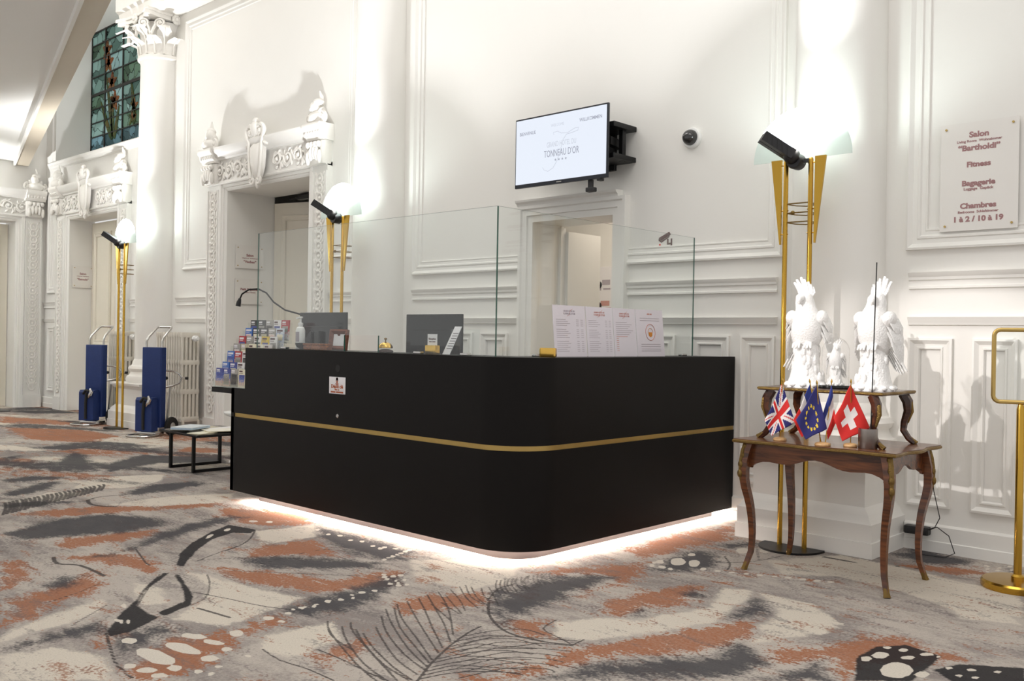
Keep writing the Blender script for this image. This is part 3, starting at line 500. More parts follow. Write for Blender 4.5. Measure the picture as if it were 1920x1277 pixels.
w -2.07,4.63 -2.07,4.61 -2.07,4.6 -2.08,4.59 -2.09,4.59 -2.1,4.6 -2.1,4.61 -2.1,4.62 -2.09,4.63 -2.08,4.63
w -1.63,5.61 -1.63,5.59 -1.63,5.58 -1.64,5.57 -1.65,5.58 -1.65,5.59 -1.65,5.6 -1.65,5.62 -1.65,5.62 -1.64,5.62
w -1.55,5.53 -1.55,5.52 -1.55,5.51 -1.56,5.5 -1.56,5.5 -1.57,5.51 -1.57,5.53 -1.57,5.54 -1.56,5.55 -1.55,5.54
w -1.53,5.68 -1.53,5.67 -1.53,5.65 -1.54,5.65 -1.54,5.65 -1.55,5.66 -1.55,5.68 -1.55,5.69 -1.54,5.7 -1.53,5.69
w -1.58,5.46 -1.58,5.45 -1.58,5.43 -1.59,5.43 -1.6,5.43 -1.6,5.44 -1.6,5.45 -1.6,5.47 -1.6,5.47 -1.59,5.47
w -1.56,5.6 -1.56,5.59 -1.56,5.58 -1.57,5.57 -1.58,5.57 -1.58,5.58 -1.58,5.6 -1.58,5.61 -1.58,5.62 -1.57,5.62
w -1.48,5.53 -1.48,5.51 -1.49,5.5 -1.49,5.5 -1.5,5.5 -1.5,5.51 -1.5,5.53 -1.5,5.54 -1.5,5.54 -1.49,5.54
w -1.6,5.53 -1.6,5.51 -1.6,5.5 -1.6,5.49 -1.61,5.5 -1.62,5.51 -1.62,5.52 -1.62,5.54 -1.61,5.54 -1.6,5.54
w -1.52,5.46 -1.52,5.44 -1.52,5.43 -1.52,5.42 -1.53,5.43 -1.54,5.44 -1.54,5.45 -1.54,5.46 -1.53,5.47 -1.52,5.47
w -1.5,5.6 -1.5,5.58 -1.5,5.57 -1.5,5.57 -1.51,5.57 -1.52,5.58 -1.52,5.59 -1.52,5.61 -1.51,5.61 -1.5,5.61
w -1.62,5.6 -1.61,5.58 -1.62,5.57 -1.62,5.56 -1.63,5.57 -1.63,5.58 -1.64,5.59 -1.63,5.61 -1.63,5.61 -1.62,5.61"""
CARPET_LINES = """0.012 -5.11,2.39 -4.91,2.33 -4.78,2.29 -4.71,2.28
0.014 -5.11,3.14 -4.93,3 -4.81,2.86 -4.75,2.74
0.012 -4.63,2.5 -4.71,2.64 -4.81,2.86
0.01 -4.34,2.4 -4.17,2.32 -3.97,2.19 -3.9,2.08
0.008 -4.13,2.18 -3.89,2.25 -3.65,2.31 -3.49,2.4
0.016 -3.84,2.08 -3.62,2.11
0.008 -5.22,1.99 -5.06,1.95 -4.95,2.02 -4.66,2.02
0.008 -4.56,1.98 -4.45,1.82 -4.37,1.64
0.008 -3.95,1.58 -4,1.63 -4.1,1.75 -4.15,1.81
0.012 -3.78,1.65 -3.58,1.58 -3.39,1.52 -3.22,1.5
0.03 -6.82,2.83 -6.66,2.78 -6.53,2.8 -6.44,2.87
0.02 -6.82,2.83 -6.9,2.96 -6.86,3.14
0.008 -4.33,2.53 -4.07,2.73 -3.8,2.94
0.008 -4.64,2.53 -4.51,2.76 -4.17,3.04
0.008 -4.34,2.68 -4.42,3.05 -4.38,3.19
0.01 -4.5,2.23 -4.32,2.09 -4.06,1.91
0.012 -2.49,2.18 -2.6,2.35 -2.7,2.54 -2.77,2.71 -2.79,2.8
0.0095 -3.29,2.38 -3.16,2.3 -2.79,2.15 -2.58,2.09
0.0095 -3.21,2.44 -3.1,2.37 -2.81,2.25 -2.53,2.14
0.0095 -3.06,2.39 -2.92,2.32 -2.68,2.23 -2.52,2.19
0.0095 -3.09,2.48 -2.97,2.41 -2.73,2.29 -2.55,2.24
0.0095 -3.26,2.67 -3.07,2.55 -2.79,2.4 -2.59,2.32
0.0095 -3.29,2.76 -3.1,2.63 -2.87,2.51 -2.63,2.38
0.0095 -3.29,2.82 -3.13,2.72 -2.93,2.6 -2.67,2.45
0.0095 -3.29,2.89 -3.12,2.78 -2.93,2.65 -2.7,2.5
0.0095 -3.31,2.96 -3.09,2.82 -2.92,2.71 -2.73,2.57
0.0095 -3.31,3.03 -3.15,2.93 -2.99,2.81 -2.79,2.64
0.0095 -3.19,2.38 -3.04,2.29 -2.77,2.17 -2.56,2.12
0.0095 -3.12,2.4 -2.95,2.31 -2.72,2.22 -2.53,2.18
0.0095 -3.19,2.59 -3.01,2.47 -2.76,2.35 -2.57,2.29
0.0095 -3.25,2.71 -3.02,2.55 -2.8,2.44 -2.61,2.35
0.008 -3.3,3.1 -3.14,3.01 -3,2.91
0.008 -3.31,3.17 -3.15,3.06 -2.99,2.98
0.008 -3.27,3.21 -3.12,3.1 -2.99,3.04
0.008 -3.17,2.92 -3.08,2.89 -2.99,2.86
0.008 -3.31,3.21 -3.15,3.09 -3.02,3.04
0.008 -3.22,3.23 -3.11,3.14 -3,3.09
0.008 -3.25,3.02 -3.11,2.94 -2.98,2.87
0.008 -3.18,2.87 -3.04,2.81 -2.93,2.76
0.008 -3.21,3.27 -3.1,3.19 -2.96,3.08
0.009 -2.51,2.21 -2.48,2.33 -2.41,2.43 -2.3,2.52
0.009 -2.53,2.25 -2.5,2.37 -2.42,2.45 -2.28,2.51
0.009 -2.55,2.29 -2.52,2.41 -2.42,2.48 -2.31,2.56
0.009 -2.57,2.33 -2.54,2.45 -2.47,2.55 -2.34,2.6
0.009 -2.6,2.37 -2.57,2.5 -2.47,2.57 -2.37,2.65
0.009 -2.62,2.41 -2.59,2.54 -2.52,2.65 -2.41,2.7
0.009 -2.64,2.46 -2.62,2.58 -2.53,2.67 -2.44,2.76
0.009 -2.67,2.5 -2.64,2.63 -2.53,2.7 -2.48,2.81
0.009 -2.69,2.54 -2.67,2.68 -2.59,2.78 -2.45,2.8
0.009 -2.72,2.59 -2.69,2.73 -2.59,2.81 -2.49,2.85
0.009 -2.75,2.64 -2.72,2.78 -2.65,2.9 -2.53,2.91
0.009 -3.17,1.99 -3.02,1.97 -2.87,1.99 -2.71,1.99
0.009 -3.02,2.14 -2.88,2.14 -2.73,2.13 -2.59,2.12
0.007 -3.29,2.38 -3.17,2.3 -3.06,2.26 -2.91,2.23
0.014 -6.62,2.2 -6.87,2.3 -7.09,2.37
0.014 -6.64,2.23 -6.89,2.34 -7.1,2.4
0.014 -6.66,2.27 -6.91,2.37 -7.12,2.43
0.014 -6.68,2.3 -6.93,2.4 -7.13,2.46
0.014 -6.7,2.33 -6.95,2.44 -7.15,2.5
0.014 -6.72,2.37 -6.97,2.47 -7.16,2.53
0.014 -6.75,2.4 -6.99,2.51 -7.18,2.56
0.014 -6.77,2.44 -7.01,2.54 -7.19,2.6
0.014 -6.79,2.47 -7.03,2.58 -7.21,2.63
0.014 -6.81,2.51 -7.05,2.62 -7.22,2.67
0.014 -6.83,2.54 -7.07,2.65 -7.24,2.71
0.014 -6.86,2.58 -7.09,2.69 -7.25,2.74
0.014 -6.88,2.62 -7.11,2.73 -7.27,2.78
0.014 -6.91,2.66 -7.13,2.77 -7.28,2.81
0.008 -6.93,2.7 -7.15,2.81 -7.3,2.85
0.008 -6.95,2.74 -7.18,2.85 -7.32,2.89
0.008 -6.98,2.77 -7.2,2.89 -7.33,2.93
0.008 -7,2.81 -7.22,2.93 -7.35,2.96
0.008 -7.03,2.86 -7.24,2.97 -7.36,3
0.008 -7.05,2.9 -7.27,3.01 -7.38,3.04
0.008 -7.08,2.94 -7.29,3.05 -7.4,3.08
0.008 -7.11,2.98 -7.32,3.09 -7.42,3.12
0.008 -7.13,3.02 -7.34,3.14 -7.43,3.16
0.008 -7.16,3.07 -7.36,3.18 -7.45,3.21
0.014 -3.02,3.08 -2.89,2.95 -2.73,2.85 -2.6,2.82 -2.46,2.85 -2.37,2.9
0.01 -2.37,2.9 -2.38,2.98
0.009 -2.38,2.9 -2.48,2.93 -2.59,2.97 -2.63,3.1
0.01 -3.04,3.09 -3.15,3.27 -3.16,3.4
0.006 -3.07,3.21 -3.18,3.29 -3.27,3.39
0.006 -3.06,3.24 -3.17,3.31 -3.26,3.41
0.006 -3.06,3.26 -3.17,3.34 -3.26,3.44
0.006 -3.06,3.29 -3.17,3.36 -3.25,3.46
0.006 -3.06,3.31 -3.17,3.39 -3.24,3.48
0.006 -3.05,3.34 -3.17,3.42 -3.24,3.51
0.006 -3.05,3.37 -3.16,3.45 -3.23,3.53
0.006 -3.05,3.39 -3.16,3.47 -3.22,3.56
0.006 -3.04,3.42 -3.16,3.5 -3.22,3.58
0.006 -3.04,3.45 -3.15,3.53 -3.21,3.6
0.006 -3.04,3.47 -3.15,3.56 -3.21,3.63
0.006 -3.04,3.5 -3.15,3.59 -3.2,3.65
0.006 -3.03,3.53 -3.15,3.61 -3.19,3.68
0.006 -3.03,3.56 -3.14,3.64 -3.19,3.71
0.006 -2.67,2.56 -2.66,2.74 -2.55,2.84 -2.39,2.95
0.006 -2.62,2.52 -2.6,2.7 -2.5,2.8 -2.36,2.89
0.006 -2.58,2.47 -2.55,2.66 -2.45,2.76 -2.33,2.83
0.006 -2.54,2.43 -2.5,2.63 -2.4,2.72 -2.3,2.77
0.006 -2.5,2.39 -2.46,2.59 -2.35,2.69 -2.27,2.72
0.006 -2.46,2.36 -2.41,2.55 -2.31,2.65 -2.24,2.66
0.006 -2.42,2.32 -2.37,2.52 -2.26,2.62 -2.22,2.61
0.012 -2.75,4.7 -2.64,4.57 -2.58,4.44
0.007 -2.68,4.57 -2.58,4.72 -2.53,4.99
0.01 -2.36,5.12 -2.22,5.12 -2.12,5.13
0.01 -2.01,5.2 -1.82,5.26
0.012 -2.76,5.08 -2.58,4.78"""
# ------------------------------------------------------------------ carpet floor
def parse_pts(t): return [tuple(map(float, q.split(','))) for q in t.split()]
def axis_steps(segs):
    out = []
    for a, b, st in segs:
        n = max(1, int(round((b-a)/st))); out += [a+(b-a)*i/n for i in range(n)]
    return np.array(out+[segs[-1][1]])
def build_floor():
    xs = axis_steps([(-16.4, -9, .06), (-9, -5.2, .022), (-5.2, -3.7, .0125), (-3.7, -1.4, .0075), (-1.4, -0.6, .0125), (-0.6, 3, .2)])
    ys = axis_steps([(-2, .6, .2), (.6, 1.6, .0125), (1.6, 3.4, .0075), (3.4, 4.7, .0125), (4.7, 5.9, .03)])
    X, Y = np.meshgrid(xs, ys); nx, ny = len(xs), len(ys)
    X = X.ravel(); Y = Y.ravel(); Mk = {k: np.zeros(len(X), np.float32) for k in 'ksrcwl'}
    soft = {'k': .035, 's': .11, 'r': .10, 'c': .09, 'w': .012}
    for line in CARPET_SHAPES.split('\n'):
        k, rest = line.split(' ', 1); P = np.array(parse_pts(rest)); m = soft[k]
        cell = .0125 if P[:, 0].min() > -5.2 else .022
        if k == 'w': m = max(m, cell)
        idx = np.where((X > P[:, 0].min()-m) & (X < P[:, 0].max()+m) & (Y > P[:, 1].min()-m) & (Y < P[:, 1].max()+m))[0]
        if not len(idx): continue
        x, y = X[idx], Y[idx]; ins = np.zeros(len(idx), bool); d = np.full(len(idx), 9.)
        for i in range(len(P)):
            (x0, y0), (x1, y1) = P[i-1], P[i]
            c = ((y0 > y) != (y1 > y)); 
            if y1 != y0: ins ^= c & (x < (x1-x0)*(y-y0)/(y1-y0)+x0)
            L2 = max(1e-9, (x1-x0)**2+(y1-y0)**2); t = np.clip(((x-x0)*(x1-x0)+(y-y0)*(y1-y0))/L2, 0, 1)
            d = np.minimum(d, np.hypot(x-x0-t*(x1-x0), y-y0-t*(y1-y0)))
        sd = np.where(ins, d, -d); val = np.clip(.5+sd/(2*m), 0, 1).astype(np.float32)
        Mk[k][idx] = np.maximum(Mk[k][idx], val)
        if k == 'c':
            Mk['r'][idx] *= 1-.6*val; Mk['s'][idx] *= 1-.2*val
    for line in CARPET_LINES.split('\n'):
        w, rest = line.split(' ', 1); w = float(w); P = parse_pts(rest)
        far = min(p[0] for p in P) < -5.2; w = max(w, .022 if far else .0085); m = w
        A = np.array(P); idx = np.where((X > A[:, 0].min()-m) & (X < A[:, 0].max()+m) & (Y > A[:, 1].min()-m) & (Y < A[:, 1].max()+m))[0]
        if not len(idx): continue
        x, y = X[idx], Y[idx]; d = np.full(len(idx), 9.)
        # smooth the polyline
        pts = []
        for i in range(len(P)-1):
            p0 = P[max(0, i-1)]; p1 = P[i]; p2 = P[i+1]; p3 = P[min(len(P)-1, i+2)]
            for t in (0, .33, .66): pts.append(tuple(.5*((2*p1[a])+(-p0[a]+p2[a])*t+(2*p0[a]-5*p1[a]+4*p2[a]-p3[a])*t*t+(-p0[a]+3*p1[a]-3*p2[a]+p3[a])*t**3) for a in (0, 1)))
        pts.append(P[-1])
        for (x0, y0), (x1, y1) in zip(pts, pts[1:]):
            L2 = max(1e-9, (x1-x0)**2+(y1-y0)**2); t = np.clip(((x-x0)*(x1-x0)+(y-y0)*(y1-y0))/L2, 0, 1)
            d = np.minimum(d, np.hypot(x-x0-t*(x1-x0), y-y0-t*(y1-y0)))
        Mk['l'][idx] = np.maximum(Mk['l'][idx], np.clip(1-d/m, 0, 1))
    # beyond the traced motifs: broad streaks of the same colours, running along the hall
    def vnoise(x, y, seed):
        rs = np.random.RandomState(seed); T = rs.rand(64, 64); xi = np.floor(x).astype(int); yi = np.floor(y).astype(int); fx = x-xi; fy = y-yi
        fx = fx*fx*(3-2*fx); fy = fy*fy*(3-2*fy); g = lambda a, b: T[a % 64, b % 64]
        return (g(xi, yi)*(1-fx)+g(xi+1, yi)*fx)*(1-fy)+(g(xi, yi+1)*(1-fx)+g(xi+1, yi+1)*fx)*fy
    far = np.clip((-X-6.2)/1.5, 0, 1)
    rot = X*.93+Y*.36; per = -X*.36+Y*.93
    n1 = vnoise(rot*.9, per*3.1, 3); n2 = vnoise(rot*.8+9, per*2.7+5, 8); n3 = vnoise(rot*.7+3, per*2.3+11, 5)
    Mk['s'] = np.maximum(Mk['s'], far*np.clip((n1-.55)*2.4, 0, .85)); Mk['r'] = np.maximum(Mk['r'], far*np.clip((n2-.52)*2.2, 0, .8))
    Mk['c'] = np.maximum(Mk['c'], far*np.clip((n3-.55)*2, 0, .8))
    ids = np.arange(nx*ny).reshape(ny, nx)
    F = np.stack([ids[:-1, :-1], ids[:-1, 1:], ids[1:, 1:], ids[1:, :-1]], -1).reshape(-1, 4)
    me = bpy.data.meshes.new('floor'); me.vertices.add(nx*ny); me.loops.add(len(F)*4); me.polygons.add(len(F))
    co = np.stack([X, Y, np.zeros_like(X)], -1).astype(np.float32); me.vertices.foreach_set('co', co.ravel())
    me.loops.foreach_set('vertex_index', F.ravel().astype(np.int32)); me.polygons.foreach_set('loop_start', np.arange(0, len(F)*4, 4, dtype=np.int32))
    me.update(calc_edges=True)
    one = np.ones_like(X)
    a = me.attributes.new('pattern', 'FLOAT_COLOR', 'POINT'); a.data.foreach_set('color', np.stack([Mk['r'], Mk['s'], Mk['c'], one], -1).astype(np.float32).ravel())
    a = me.attributes.new('motif', 'FLOAT_COLOR', 'POINT'); a.data.foreach_set('color', np.stack([Mk['k'], Mk['w'], Mk['l'], one], -1).astype(np.float32).ravel())
    ob = bpy.data.objects.new('floor', me); COL.objects.link(ob); return ob
def carpet_material():
    k = N('patterned_carpet'); p = k.n('BsdfPrincipled', i_Roughness=.95); p.inputs['Specular IOR Level'].default_value = .1
    tc = k.n('TexCoord')
    def noise(scale, detail, dist=0, stretch=None):
        nz = k.n('TexNoise', i_Scale=scale, i_Detail=detail, i_Distortion=dist)
        if stretch:
            mp = k.n('Mapping'); mp.inputs['Scale'].default_value = stretch; mp.inputs['Rotation'].default_value = (0, 0, .35)
            k.l(tc.outputs['Object'], mp.inputs[0]); k.l(mp.outputs[0], nz.inputs['Vector'])
        else: k.l(tc.outputs['Object'], nz.inputs['Vector'])
        return nz.outputs['Fac']
    def math_(op, a, b=None, clamp=False):
        m = k.n('Math', operation=op, use_clamp=clamp)
        for i, q in enumerate((a, b)):
            if q is None: continue
            if isinstance(q, (int, float)): m.inputs[i].default_value = q
            else: k.l(q, m.inputs[i])
        return m.outputs[0]
    def step(v, lo, hi):
        mr = k.n('MapRange', interpolation_type='SMOOTHSTEP'); mr.inputs[1].default_value = lo; mr.inputs[2].default_value = hi; k.l(v, mr.inputs[0]); return mr.outputs[0]
    def mixc(f, a, b):
        m = k.n('MixRGB'); 
        if isinstance(f, float): m.inputs[0].default_value = f
        else: k.l(f, m.inputs[0])
        for i, q in ((1, a), (2, b)):
            if isinstance(q, tuple): m.inputs[i].default_value = sl(q)+(1,)
            else: k.l(q, m.inputs[i])
        return m.outputs[0]
    at1 = k.n('Attribute', attribute_name='pattern'); at2 = k.n('Attribute', attribute_name='motif')
    s1 = k.n('SeparateColor'); k.l(at1.outputs['Color'], s1.inputs[0]); s2 = k.n('SeparateColor'); k.l(at2.outputs['Color'], s2.inputs[0])
    big = noise(1.3, 5, .8, (.7, 1.5, 1)); mid = noise(9, 8, .6, (.8, 1.7, 1)); fine = noise(70, 6, .3); fine2 = noise(160, 3)
    rag = math_('ADD', math_('MULTIPLY', mid, .55), math_('MULTIPLY', fine, .45))          # ragged threshold 0..1
    base = mixc(step(math_('ADD', math_('MULTIPLY', big, .6), math_('MULTIPLY', rag, .5)), .46, .66), (184, 175, 166), (140, 132, 128))
    cre = math_('ADD', s1.outputs[2], math_('MULTIPLY', math_('SUBTRACT', rag, .5), 1.1)); col = mixc(step(cre, .42, .6), base, (206, 197, 184))
    ru = math_('ADD', math_('MULTIPLY', s1.outputs[0], 1.0), math_('MULTIPLY', math_('SUBTRACT', rag, .5), 2.6)); col = mixc(math_('MULTIPLY', step(ru, .5, .74), math_('ADD', math_('MULTIPLY', fine, .9), .42, True)), col, (158, 104, 75))
    sp = math_('ADD', math_('MULTIPLY', noise(5, 9, 1.0, (.8, 1.9, 1)), .6), math_('MULTIPLY', fine, .4))    # loose rust flecks everywhere
    col = mixc(math_('MULTIPLY', step(sp, .565, .63), .8), col, (154, 108, 84))
    sg_ = math_('ADD', math_('MULTIPLY', noise(3.4, 9, 1.2, (.7, 2.0, 1)), .62), math_('MULTIPLY', fine, .38))    # loose grey flecks
    col = mixc(math_('MULTIPLY', step(sg_, .54, .62), .55), col, (112, 106, 106))
    da = math_('ADD', s1.outputs[1], math_('MULTIPLY', math_('SUBTRACT', rag, .5), 1.5)); col = mixc(math_('MULTIPLY', step(da, .38, .85), .93), col, (74, 73, 76))
    bl = math_('ADD', s2.outputs[0], math_('MULTIPLY', math_('SUBTRACT', rag, .5), .5)); col = mixc(math_('MULTIPLY', step(bl, .42, .6), .95), col, (46, 45, 47))
    li = math_('ADD', s2.outputs[2], math_('MULTIPLY', math_('SUBTRACT', fine, .5), .5)); col = mixc(math_('MULTIPLY', step(li, .35, .7), .85), col, (62, 58, 58))
    wh = math_('ADD', s2.outputs[1], math_('MULTIPLY', math_('SUBTRACT', fine, .5), .3)); col = mixc(step(wh, .42, .58), col, (208, 200, 188))
    val = k.n('HueSaturation'); k.l(math_('ADD', math_('MULTIPLY', fine2, .5), .75), val.inputs['Value']); k.l(col, val.inputs['Color'])
    k.l(val.outputs[0], p.inputs['Base Color'])
    b = k.n('Bump', i_Strength=.35, i_Distance=.004); k.l(noise(260, 2), b.inputs['Height']); k.l(b.outputs[0], p.inputs['Normal'])
    k.l(p.outputs[0], k.out.inputs[0]); return k.m
fl_ob = build_floor(); fl_ob.data.materials.append(carpet_material()); struct(fl_ob, 'patterned carpet with butterflies, dots and ferns in rust, slate and cream')

# ------------------------------------------------------------------ walls
WY = 5.75; XE = -15.6; ZT = 6.0
def wall_cells(mb, us, zs, holes, put):
    for i in range(len(us)-1):
        for j in range(len(zs)-1):
            u = (us[i]+us[i+1])/2; z = (zs[j]+zs[j+1])/2
            if any(a < u < b and c < z < d for a, b, c, d in holes): continue
            mb.add([put(us[i], zs[j]), put(us[i+1], zs[j]), put(us[i+1], zs[j+1]), put(us[i], zs[j+1])], [(0, 1, 2, 3)])
D1 = -9.2; D2 = -13.78; HW = .83; HT = 2.88
holes = [(D1-HW, D1+HW, 0, HT), (D2-HW, D2+HW, 0, HT), (-5.18, -4.36, 0, 2.165), (-15.1, -12.0, 3.79, 5.9)]
us = sorted({XE, 1.2}|{h[0] for h in holes}|{h[1] for h in holes}); zs = sorted({0, ZT}|{h[2] for h in holes}|{h[3] for h in holes})
mb = MB(); wall_cells(mb, us, zs, holes, lambda u, z: (u, WY, z))
for (a, b, c, d), dep in zip(holes, (.62, .36, .36, .5)):
    y1 = WY+dep
    mb.add([(a, WY, c), (a, y1, c), (a, y1, d), (a, WY, d)], [(0, 1, 2, 3)]); mb.add([(b, WY, c), (b, WY, d), (b, y1, d), (b, y1, c)], [(0, 1, 2, 3)])
    mb.add([(a, WY, d), (a, y1, d), (b, y1, d), (b, WY, d)], [(0, 1, 2, 3)])
    if c > 0: mb.add([(a, WY, c), (b, WY, c), (b, y1, c+.24), (a, y1, c+.24)], [(0, 1, 2, 3)])
# rooms behind the openings
def back_room(mb, x0, x1, y0, y1, zt, ox0, ox1, oz):
    mb.add([(x0, y0, 0), (x0, y1, 0), (x0, y1, zt), (x0, y0, zt)], [(0, 1, 2, 3)]); mb.add([(x1, y0, 0), (x1, y0, zt), (x1, y1, zt), (x1, y1, 0)], [(0, 1, 2, 3)])
    mb.add([(x0, y1, 0), (x1, y1, 0), (x1, y1, zt), (x0, y1, zt)], [(0, 1, 2, 3)]); mb.add([(x0, y0, zt), (x0, y1, zt), (x1, y1, zt), (x1, y0, zt)], [(0, 1, 2, 3)])
    mb.add([(x0, y0, .001), (x1, y0, .001), (x1, y1, .001), (x0, y1, .001)], [(0, 1, 2, 3)])
    wall_cells(mb, [x0, ox0, ox1, x1], [0, oz, zt], [(ox0, ox1, 0, oz)], lambda u, z: (u, y0, z))
back_room(mb, -7.2, -3.4, WY+.36, 7.5, 2.75, -5.18, -4.36, 2.165)
back_room(mb, -11.0, -7.6, WY+.62, 8.2, 3.2, D1-HW, D1+HW, HT)
wall = struct(mb.build('wall_back', M['paint'], smooth=None), 'long white panelled wall behind the reception desk')
area_light('corridor_light', (-5.0, 6.75, 2.7), (-5.0, 6.75, 0), 1.2, .5, 16, (1.0, .86, .74))
mb = MB(); EY = 4.47
wall_cells(mb, [-2, EY-HW, EY+HW, WY], [0, HT, ZT], [(EY-HW, EY+HW, 0, HT)], lambda u, z: (XE, u, z))
for q in (EY-HW, EY+HW): mb.add([(XE, q, 0), (XE-.4, q, 0), (XE-.4, q, HT), (XE, q, HT)], [(0, 1, 2, 3)])
mb.add([(XE, EY-HW, HT), (XE-.4, EY-HW, HT), (XE-.4, EY+HW, HT), (XE, EY+HW, HT)], [(0, 1, 2, 3)])
wall_e = struct(mb.build('wall_end', M['paint'], smooth=None), 'white end wall at the far left of the hall')
# ceiling of the hall, and the lower slanting gallery soffit with its edge beam
mb = MB(); mb.box(XE, 1.2, -2, WY, ZT, ZT+.1); struct(mb.build('ceiling', M['ceiling'], smooth=None), 'white ceiling of the hall')
mb = MB(); A0 = (XE, 5.26); A1 = (-5.6, 2.44)
mb.prism([A0, (XE, -2), (-5.6, -2), A1], 'z', 3.80, 3.95)
sof = struct(mb.build('ceiling_gallery', M['ceiling'], smooth=None), 'smooth white soffit of the gallery at upper left')
mb = MB(); dx, dy = A1[0]-A0[0], A1[1]-A0[1]; L = math.hypot(dx, dy); nx_, ny_ = -dy/L, dx/L
mb.prism([A0, A1, (A1[0]-nx_*-.03, A1[1]-ny_*-.03), (A0[0]+nx_*.03, A0[1]+ny_*.03)], 'z', 3.735, 3.97)
struct(mb.build('trim_1', M['paint'], smooth=None), 'narrow pale edge strip along the gallery beam')
mb = MB(); q0, q1 = .03, .21
mb.prism([(A0[0]+nx_*q0, A0[1]+ny_*q0), (A1[0]+nx_*q0, A1[1]+ny_*q0), (A1[0]+nx_*q1, A1[1]+ny_*q1), (A0[0]+nx_*q1, A0[1]+ny_*q1)], 'z', 3.75, 4.05)
struct(mb.build('trim_2', M['beam'], smooth=None), 'beige slanting edge beam of the gallery')
# entablature along the top of the back wall
mb = MB(); mb.rail(-12.12, 1.2, [(5.22, 0), (5.22, .40), (5.30, .42), (5.33, .46), (5.5, .46), (5.52, .50), (5.7, .50), (5.75, .6), (ZT, .66), (ZT, 0)], WY)
struct(mb.build('trim_3', M['plaster'], smooth=30), 'white entablature running over the column capitals')

# mouldings: profiles
BIG = [(0, 0), (0, .028), (.012, .032), (.028, .022), (.036, .016), (.062, .014), (.066, .020), (.078, .020), (.086, .010), (.108, .008), (.112, .012), (.120, .012), (.124, 0)]
SML = [(0, 0), (0, .022), (.012, .026), (.026, .016), (.034, .010), (.05, .010), (.054, .018), (.062, .018), (.07, .002)]
def rect(x0, x1, z0, z1): return [(x0, z0), (x1, z0), (x1, z1), (x0, z1)]
mb = MB()
mb.mould([(-4.30, 1.782), (-2.96, 1.782), (-2.96, 5.05), (-6.70, 5.05), (-6.70, 1.782), (-5.33, 1.782)], BIG, WY, closed=False)
mb.build('panel_moulding', M['paint'], wall, smooth=30)
for pth in (rect(-2.16, 0.9, 1.782, 5.05), rect(-15.45, -15.12, 1.782, 3.6)):
    mb = MB(); mb.mould(pth, BIG, WY); mb.build('panel_moulding', M['paint'], wall, smooth=30)
mb = MB(); mb.mould([(-7.99, 1.99), (-7.6, 1.99), (-7.6, 5.1), (-11.1, 5.1), (-11.1, 1.99), (-10.41, 1.99)], BIG, WY, closed=False); mb.build('panel_moulding', M['paint'], wall, smooth=30)
RAIL1 = [(1.545, 0), (1.55, .02), (1.562, .02), (1.568, .012), (1.596, .012), (1.602, .022), (1.618, .024), (1.632, .034), (1.646, .038), (1.65, 0)]
RAIL2 = [(1.33, 0), (1.335, .018), (1.345, .02), (1.352, .024), (1.372, .03), (1.38, .034), (1.384, 0)]
LEDGE = [(1.74, 0), (1.75, .03), (1.775, .05), (1.782, .05), (1.784, 0)]
spans = [(-15.6, -15.0), (-12.55, -12.1), (-11.25, -10.42), (-7.98, -7.55), (-6.69, -5.34), (-4.28, -3.0), (-2.14, 1.2)]
for a, b in spans:
    for pr in (RAIL1, RAIL2):
        mb = MB(); mb.rail(a, b, pr, WY); mb.build('dado_rail', M['paint'], wall, smooth=25)
for a, b in ((-2.137, -1.886), (-1.775, -1.538), (-1.425, -1.19), (-1.08, -.84), (-4.22, -3.79), (-3.66, -3.35), (-3.26, -3.01), (-6.62, -6.30), (-6.20, -5.88), (-5.78, -5.46), (-15.42, -15.16), (-15.12, -14.99), (-7.9, -7.63)):
    mb = MB(); mb.mould(rect(a, b, .262, 1.255), SML, WY); mb.build('dado_panel_moulding', M['paint'], wall, smooth=30)
for i, (a, b) in enumerate(spans):
    mb = MB(); mb.rail(a, b, [(0, .03), (.062, .03), (.066, .022), (.15, .022), (.157, .012), (.162, 0)], WY)
    struct(mb.build('baseboard_back' if i == 0 else 'baseboard_back.%03d' % i, M['paint'], smooth=25), 'white painted baseboard of the long wall')
# central doorway surround
mb = MB(); mb.mould([(-4.36, 0), (-4.36, 2.165), (-5.18, 2.165), (-5.18, 0)], [(-.0, 0), (-.0, .03), (-.05, .03), (-.055, .045), (-.10, .045), (-.11, .06), (-.135, .06), (-.14, 0)], WY, closed=False)
struct(mb.build('trim_4', M['paint'], smooth=25), 'white moulded frame of the doorway below the television')
mb = MB(); mb.rail(-5.33, -4.29, [(2.165+.13, 0), (2.30, .06), (2.315, .065), (2.33, .085), (2.345, .09), (2.35, 0)], WY)
struct(mb.build('trim_5', M['paint'], smooth=25), 'white cornice over the doorway below the television')
mb = MB(); mb.box(-5.19, -5.15, WY+.30, WY+.36, 0, 2.15); mb.box(-5.15, -5.12, WY+.36, WY+.80, .01, 2.12)
mb.mould(rect(-5.0, -4.5, .2, .8), SML, 7.5)
struct(mb.build('trim_6', M['paint'], smooth=None), 'inner jamb and open leaf inside the doorway')

